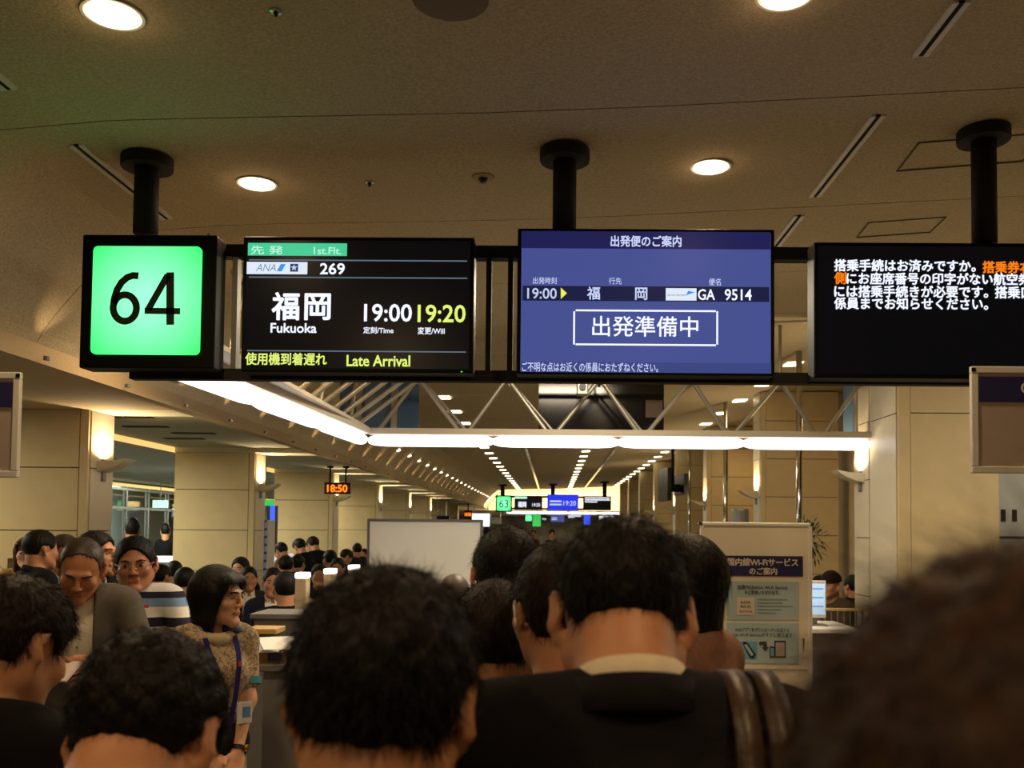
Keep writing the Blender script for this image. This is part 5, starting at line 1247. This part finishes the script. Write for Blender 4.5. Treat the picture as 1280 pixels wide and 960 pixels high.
Wk = Matrix.Translation(root.location) @ Matrix.Rotation(root.rotation_euler.z, 4, 'Z')
hw = Wk @ hp; tk = MB(); tk.box(-.05, .05, -.10, .04, -.004, .004, Matrix.Translation((hw.x + .01, hw.y - .09, hw.z + .012)) @ Matrix.Rotation(R(25), 4, 'X'))
tag(tk.build('document', mat('paper_pink_white', (226, 206, 200), .6)), 'folded paper held in both hands of the balding person', 'paper')
# striped sweater man
m_str = bpy.data.materials.new('striped_knit'); m_str.use_nodes = True; nt = m_str.node_tree; b = nt.nodes['Principled BSDF']; b.inputs['Roughness'].default_value = .9
tc = nt.nodes.new('ShaderNodeTexCoord'); sp = nt.nodes.new('ShaderNodeSeparateXYZ'); nt.links.new(tc.outputs['Object'], sp.inputs[0]); rp = nt.nodes.new('ShaderNodeValToRGB'); rp.color_ramp.interpolation = 'CONSTANT'
mr = nt.nodes.new('ShaderNodeMapRange'); nt.links.new(sp.outputs[2], mr.inputs[0]); nt.links.new(mr.outputs[0], rp.inputs[0]); nt.links.new(rp.outputs[0], b.inputs['Base Color'])
L_ = person(169, 707, 4.70, 'person with thin glasses in a navy, white and blue striped sweater', yaw=199, pitch=2, tilt=3, hs=1.18, hair='short', skin=m_skin2, top=m_str, topt=.024, detail=True, h=.0055, hh=.005,
            strand=5000, slen=.016, swid=.0012, seed=33, lift=.5, spread=.4, shoulder=1.10, shrug=.035, belly=.02, arms={'R': (.02, .30, .17), 'L': (-.05, .28, .19), 'hL': (-1, -.1, -.3), 'hR': (1, -.1, -.3)})
root, J, hc, M, s = L_; nb = J['neck']
z_at = lambda py: P(169, py, 4.58).z
bands = [(960, (24, 24, 50)), (797, (222, 220, 214)), (786, (24, 24, 50)), (774, (222, 220, 214)), (761, (120, 150, 190)), (750, (24, 24, 50)), (742, (222, 220, 214))]
zlo, zhi = z_at(960), z_at(700); mr.inputs['From Min'].default_value = zlo; mr.inputs['From Max'].default_value = zhi
cr = rp.color_ramp; cr.elements[0].position = 0; cr.elements[0].color = (*lin(bands[0][1]), 1); cr.elements.remove(cr.elements[1])
for i, (py, col) in enumerate(bands[1:]):
    el_ = cr.elements.new(min(max((z_at(py) - zlo) / (zhi - zlo), 0), 1)); el_.color = (*lin(col), 1)
link('green_neckband', ring_band(nb[0], nb[1] + .020, nb[2] + .006, .076 * s, .084 * s, .028, .006, -.008, .050, 0), cloth('green_rib', (34, 120, 96)), root, local=True, smooth=True)
y_, z_ = fy(.62, J, s, .050); MB().box(-.075, -.045, y_ + .012, y_ + .018, z_at(760), z_at(756)).build('chest_logo', mat('logo_red', (220, 50, 70), .5), root, local=True, bevel=.002)
def glasses(root, hc, M, q, m):
    f_ = MB(); T = lambda x, y, z: Vector(hc + M @ (np.array((x, y, z)) * q))
    for sd in (-1, 1):
        ring = [T(sd * .032 + .023 * math.cos(a), .110 - .006 * abs(math.cos(a)), .004 + .014 * math.sin(a)) for a in np.linspace(0, 2 * math.pi, 17)]
        for a, b_ in zip(ring, ring[1:]): f_.tube(a, b_, .0013, 6)
        f_.tube(T(sd * .054, .106, .008), T(sd * .080, .02, .012), .0014, 6)
    f_.tube(T(-.010, .112, .008), T(.010, .112, .008), .0013, 6)
    f_.build('glasses', m, root, local=True)
glasses(root, hc, M, 1.18, mat('silver_wire', (190, 185, 170), .25, 1.0))
# man behind them, face in profile to the right
m_colr = m_shirt
M_ = person(122, 694, 5.35, 'person in black with white collar, face in profile to the right, behind the balding one', yaw=250, turn=12, pitch=-4, hs=1.08, hair='full', skin=m_skin, top=m_blk, detail=True, h=.008, hh=.006, collar=m_shirt, seed=35, strand=1500, slen=.02, swid=.002)
N_ = person(52, 688, 6.2, 'person in black suit seen from behind at the left, white collar edge showing', yaw=-38, pitch=4, hs=1.08, hair='short', top=m_suit, collar=m_shirt, lapel=m_suit, h=.012, hh=.007, seed=36)
O_ = person(77, 690, 6.75, 'brown faced person in pale blue shirt facing the black suited one', yaw=120, pitch=8, hs=1.05, hair='crop', hairm=mat('hair_thin_brown', (62, 46, 34)), skin=m_skin2, top=cloth('pale_blue_shirt', (150, 160, 186)), h=.012, hh=.007, seed=37, face=True)
Q_ = person(34, 692, 6.85, 'person with reddish brown long hair behind the black suited one', yaw=200, turn=0, hs=.98, fem=True, hair='long', hairm=mat('hair_reddish', (58, 26, 16), .5), skin=m_skin3, top=cloth('yellow_top', (170, 130, 70)), h=.012, hh=.007, seed=38, face=True)

# ------------------------------------------------------------------ seated and standing crowd behind
m_chair = mat('grey_seat', (70, 70, 72), .7, noise=.08)
chair_parts = {}
chair_parts['seat'] = MB().box(-.24, .24, -.22, .24, .38, .45).mesh('seat', .02)
chair_parts['backrest'] = MB().box(-.24, .24, -.29, -.23, .40, .80).mesh('backrest', .02)
chair_parts['leg'] = [MB().box(x - .015, x + .015, y - .015, y + .015, 0, .38).mesh('leg') for x in (-.2, .2) for y in (-.2, .2)]
for m_ in [chair_parts['seat'], chair_parts['backrest']]: m_.materials.append(m_chair)
for m_ in chair_parts['leg']: m_.materials.append(m_grey)
def chair_at(loc, rz, label):
    e = empty('waiting_chair', loc, rz, label, 'chair', 'grey waiting chairs under the seated crowd')
    for k_, v in chair_parts.items():
        for me in (v if isinstance(v, list) else [v]):
            o = bpy.data.objects.new(k_, me); C.objects.link(o); o.parent = e
PROTO = {}
def crowd(key, px, py, Y, yaw, label, top=None, hairm=None, skin=None, seat=True, **kw):
    """first of a kind is modelled, later ones copy it with their own colours and size"""
    top = top or m_blk; hairm = hairm or m_hair; skin = skin or m_skin
    lab = label
    if key not in PROTO:
        r_ = person(px, py, Y, lab, yaw=yaw, sit=seat, h=.013, hh=.008, hs=1.06, top=top, hairm=hairm, skin=skin, face=True, group='waiting crowd behind the counters', arms='lap' if seat else 'down', **kw)
        PROTO[key] = r_; root = r_[0]
    else:
        src, J, hc, M, s = PROTO[key]; root = src.copy(); C.objects.link(root); root['label'] = lab
        for chd in list(src.children):
            c_ = chd.copy(); C.objects.link(c_); c_.parent = root
            for g_ in chd.children: d_ = g_.copy(); C.objects.link(d_); d_.parent = c_
        t = P(px, py, Y); k_ = t.z / hc[2]; root.scale = (1, 1, k_) if not .88 < k_ < 1.12 else (k_, k_, k_)
        Rz = np.array(Matrix.Rotation(R(yaw), 3, 'Z')); o3 = Rz @ (hc * np.array(root.scale)); root.location = (t.x - o3[0], Y - o3[1], 0); root.rotation_euler = (0, 0, R(yaw))
    has_j = any(c_.name.startswith('jacket') for c_ in root.children)
    for chd in root.children:
        n_ = chd.name.split('.')[0]
        if has_j and n_ in ('shirt', 'jacket'): n_ = {'shirt': '', 'jacket': 'shirt'}[n_]
        mm = {'body': skin, 'hair': hairm, 'shirt': top, 'jacket_collar': top}.get(n_)
        if mm and chd.data.materials: chd.material_slots[0].link = 'OBJECT'; chd.material_slots[0].material = mm
    if seat: chair_at(root.location, R(yaw), 'grey waiting chair under one of the seated crowd')
    return root
m_pkshirt = cloth('pinkish_shirt', (206, 180, 160)); m_brn = cloth('brown_jacket', (110, 84, 48)); m_char = cloth('charcoal', (44, 42, 44)); m_beigec = cloth('beige_coat', (160, 140, 110))
# facing us, seated
crowd('face_suit', 341, 729, 8.1, 198, 'seated person in navy suit and open white collar left of the nearest cream post', top=m_suit2, collar=m_shirt, open_front=.06, hair='short', skin=m_skin2)
crowd('face_plain', 368, 732, 9.5, 200, 'seated person in pinkish white shirt directly behind the nearest cream post', top=m_pkshirt, hair='full')
crowd('face_suit', 311, 724, 9.4, 205, 'seated person in dark jacket to the right of the staff woman', top=m_char, skin=m_skin2)
crowd('face_plain', 300, 712, 10.9, 175, 'seated person in black further behind to the right of the staff woman', top=m_blk, skin=m_skin3)
crowd('face_suit', 243, 706, 13.2, 200, 'seated person in black suit and white shirt right beside the second left column', top=m_blk, skin=m_skin3)
crowd('face_plain', 399, 720, 10.8, 192, 'seated reddish faced person between the nearest and middle cream posts', top=m_char, skin=m_skin2)
crowd('face_plain', 422, 711, 12.2, 185, 'seated person behind the middle cream post with forehead showing', top=m_blk, skin=m_skin2)
# seated with their backs or sides to us
crowd('back_plain', 356, 737, 7.0, 30, 'seated person with black hair turned away next to the navy suited one', hair='full', top=m_blk)
crowd('back_short', 357, 708, 11.4, 20, 'seated person turned away below the brown jacket person', hair='full', top=m_blk)
crowd('back_short', 373, 706, 12.3, -10, 'seated person turned away under the two dark suited standing people', top=m_char)
crowd('back_plain', 218, 716, 10.1, 15, 'seated person with round black hair left of the staff woman', top=m_blk)
crowd('back_short', 202, 722, 9.2, -20, 'seated dark haired person close behind the striped sweater shoulder', top=m_blk)
crowd('back_plain', 232, 728, 8.2, 0, 'seated person in black mostly hidden by the staff woman hair', top=m_blk)
crowd('back_short', 184, 714, 10.4, 10, 'seated dark haired person behind the striped sweater person neck', top=m_char)
crowd('back_plain', 412, 700, 12.9, 40, 'seated dark haired person behind and above the middle cream post', top=m_blk)
# standing, bowed over the shop counters
crowd('stand_bow', 351, 690, 13.6, 62, 'standing person in brown jacket bending over the glossy counter', top=m_brn, seat=False, hair='full', pitch=30, lean=22)
crowd('stand_bow', 374, 685, 14.3, 58, 'standing dark suited person bowing, left one of two together', top=m_suit, seat=False)
crowd('stand_bow', 391, 682, 14.9, 50, 'standing dark suited person bowing, right one of two together', top=m_blk, seat=False)
crowd('stand_bow', 433, 697, 14.2, -60, 'standing person leaning sideways left of the whiteboard edge', top=m_blk, seat=False)
crowd('stand_up', 446, 688, 17.0, 30, 'standing dark haired person just left of the whiteboard edge', top=m_char, seat=False, hair='short')
crowd('stand_up', 455, 694, 17.6, 170, 'standing person right at the whiteboard left edge', top=m_blk, seat=False)
crowd('stand_up', 207, 665, 17.5, 20, 'standing person in black with hair bun before the glass partition', top=m_blk, seat=False)
crowd('stand_up', 166, 664, 11.5, 10, 'standing dark haired person right behind the striped sweater person head', top=m_blk, seat=False)
crowd('stand_up', 127, 670, 13.5, -20, 'standing dark haired person between the first left column and profile face', top=m_char, seat=False)
crowd('stand_up', 608, 668, 20.0, 20, 'distant standing person right of the whiteboard', top=m_blk, seat=False)
crowd('stand_up', 667, 668, 28.0, 170, 'distant standing person under the farthest gate signs, left of two', top=m_brn, seat=False)
crowd('stand_up', 690, 669, 26.0, 190, 'distant standing person under the farthest gate signs, right of two', top=m_char, seat=False)
# right hand side
crowd('beanie', 1038, 732, 8.9, 130, 'seated person in dark knitted hat beside the computer screen', top=cloth('olive_jacket', (84, 74, 52)), hair='beanie', hairm=cloth('dark_knit_hat', (44, 28, 24)))
crowd('back_plain', 1024, 732, 11.0, 150, 'seated dark haired person half hidden behind the computer screen', top=m_blk)
crowd('back_short', 1066, 734, 9.6, 20, 'seated dark haired person between the knitted hat and the narrow column', top=m_blk)
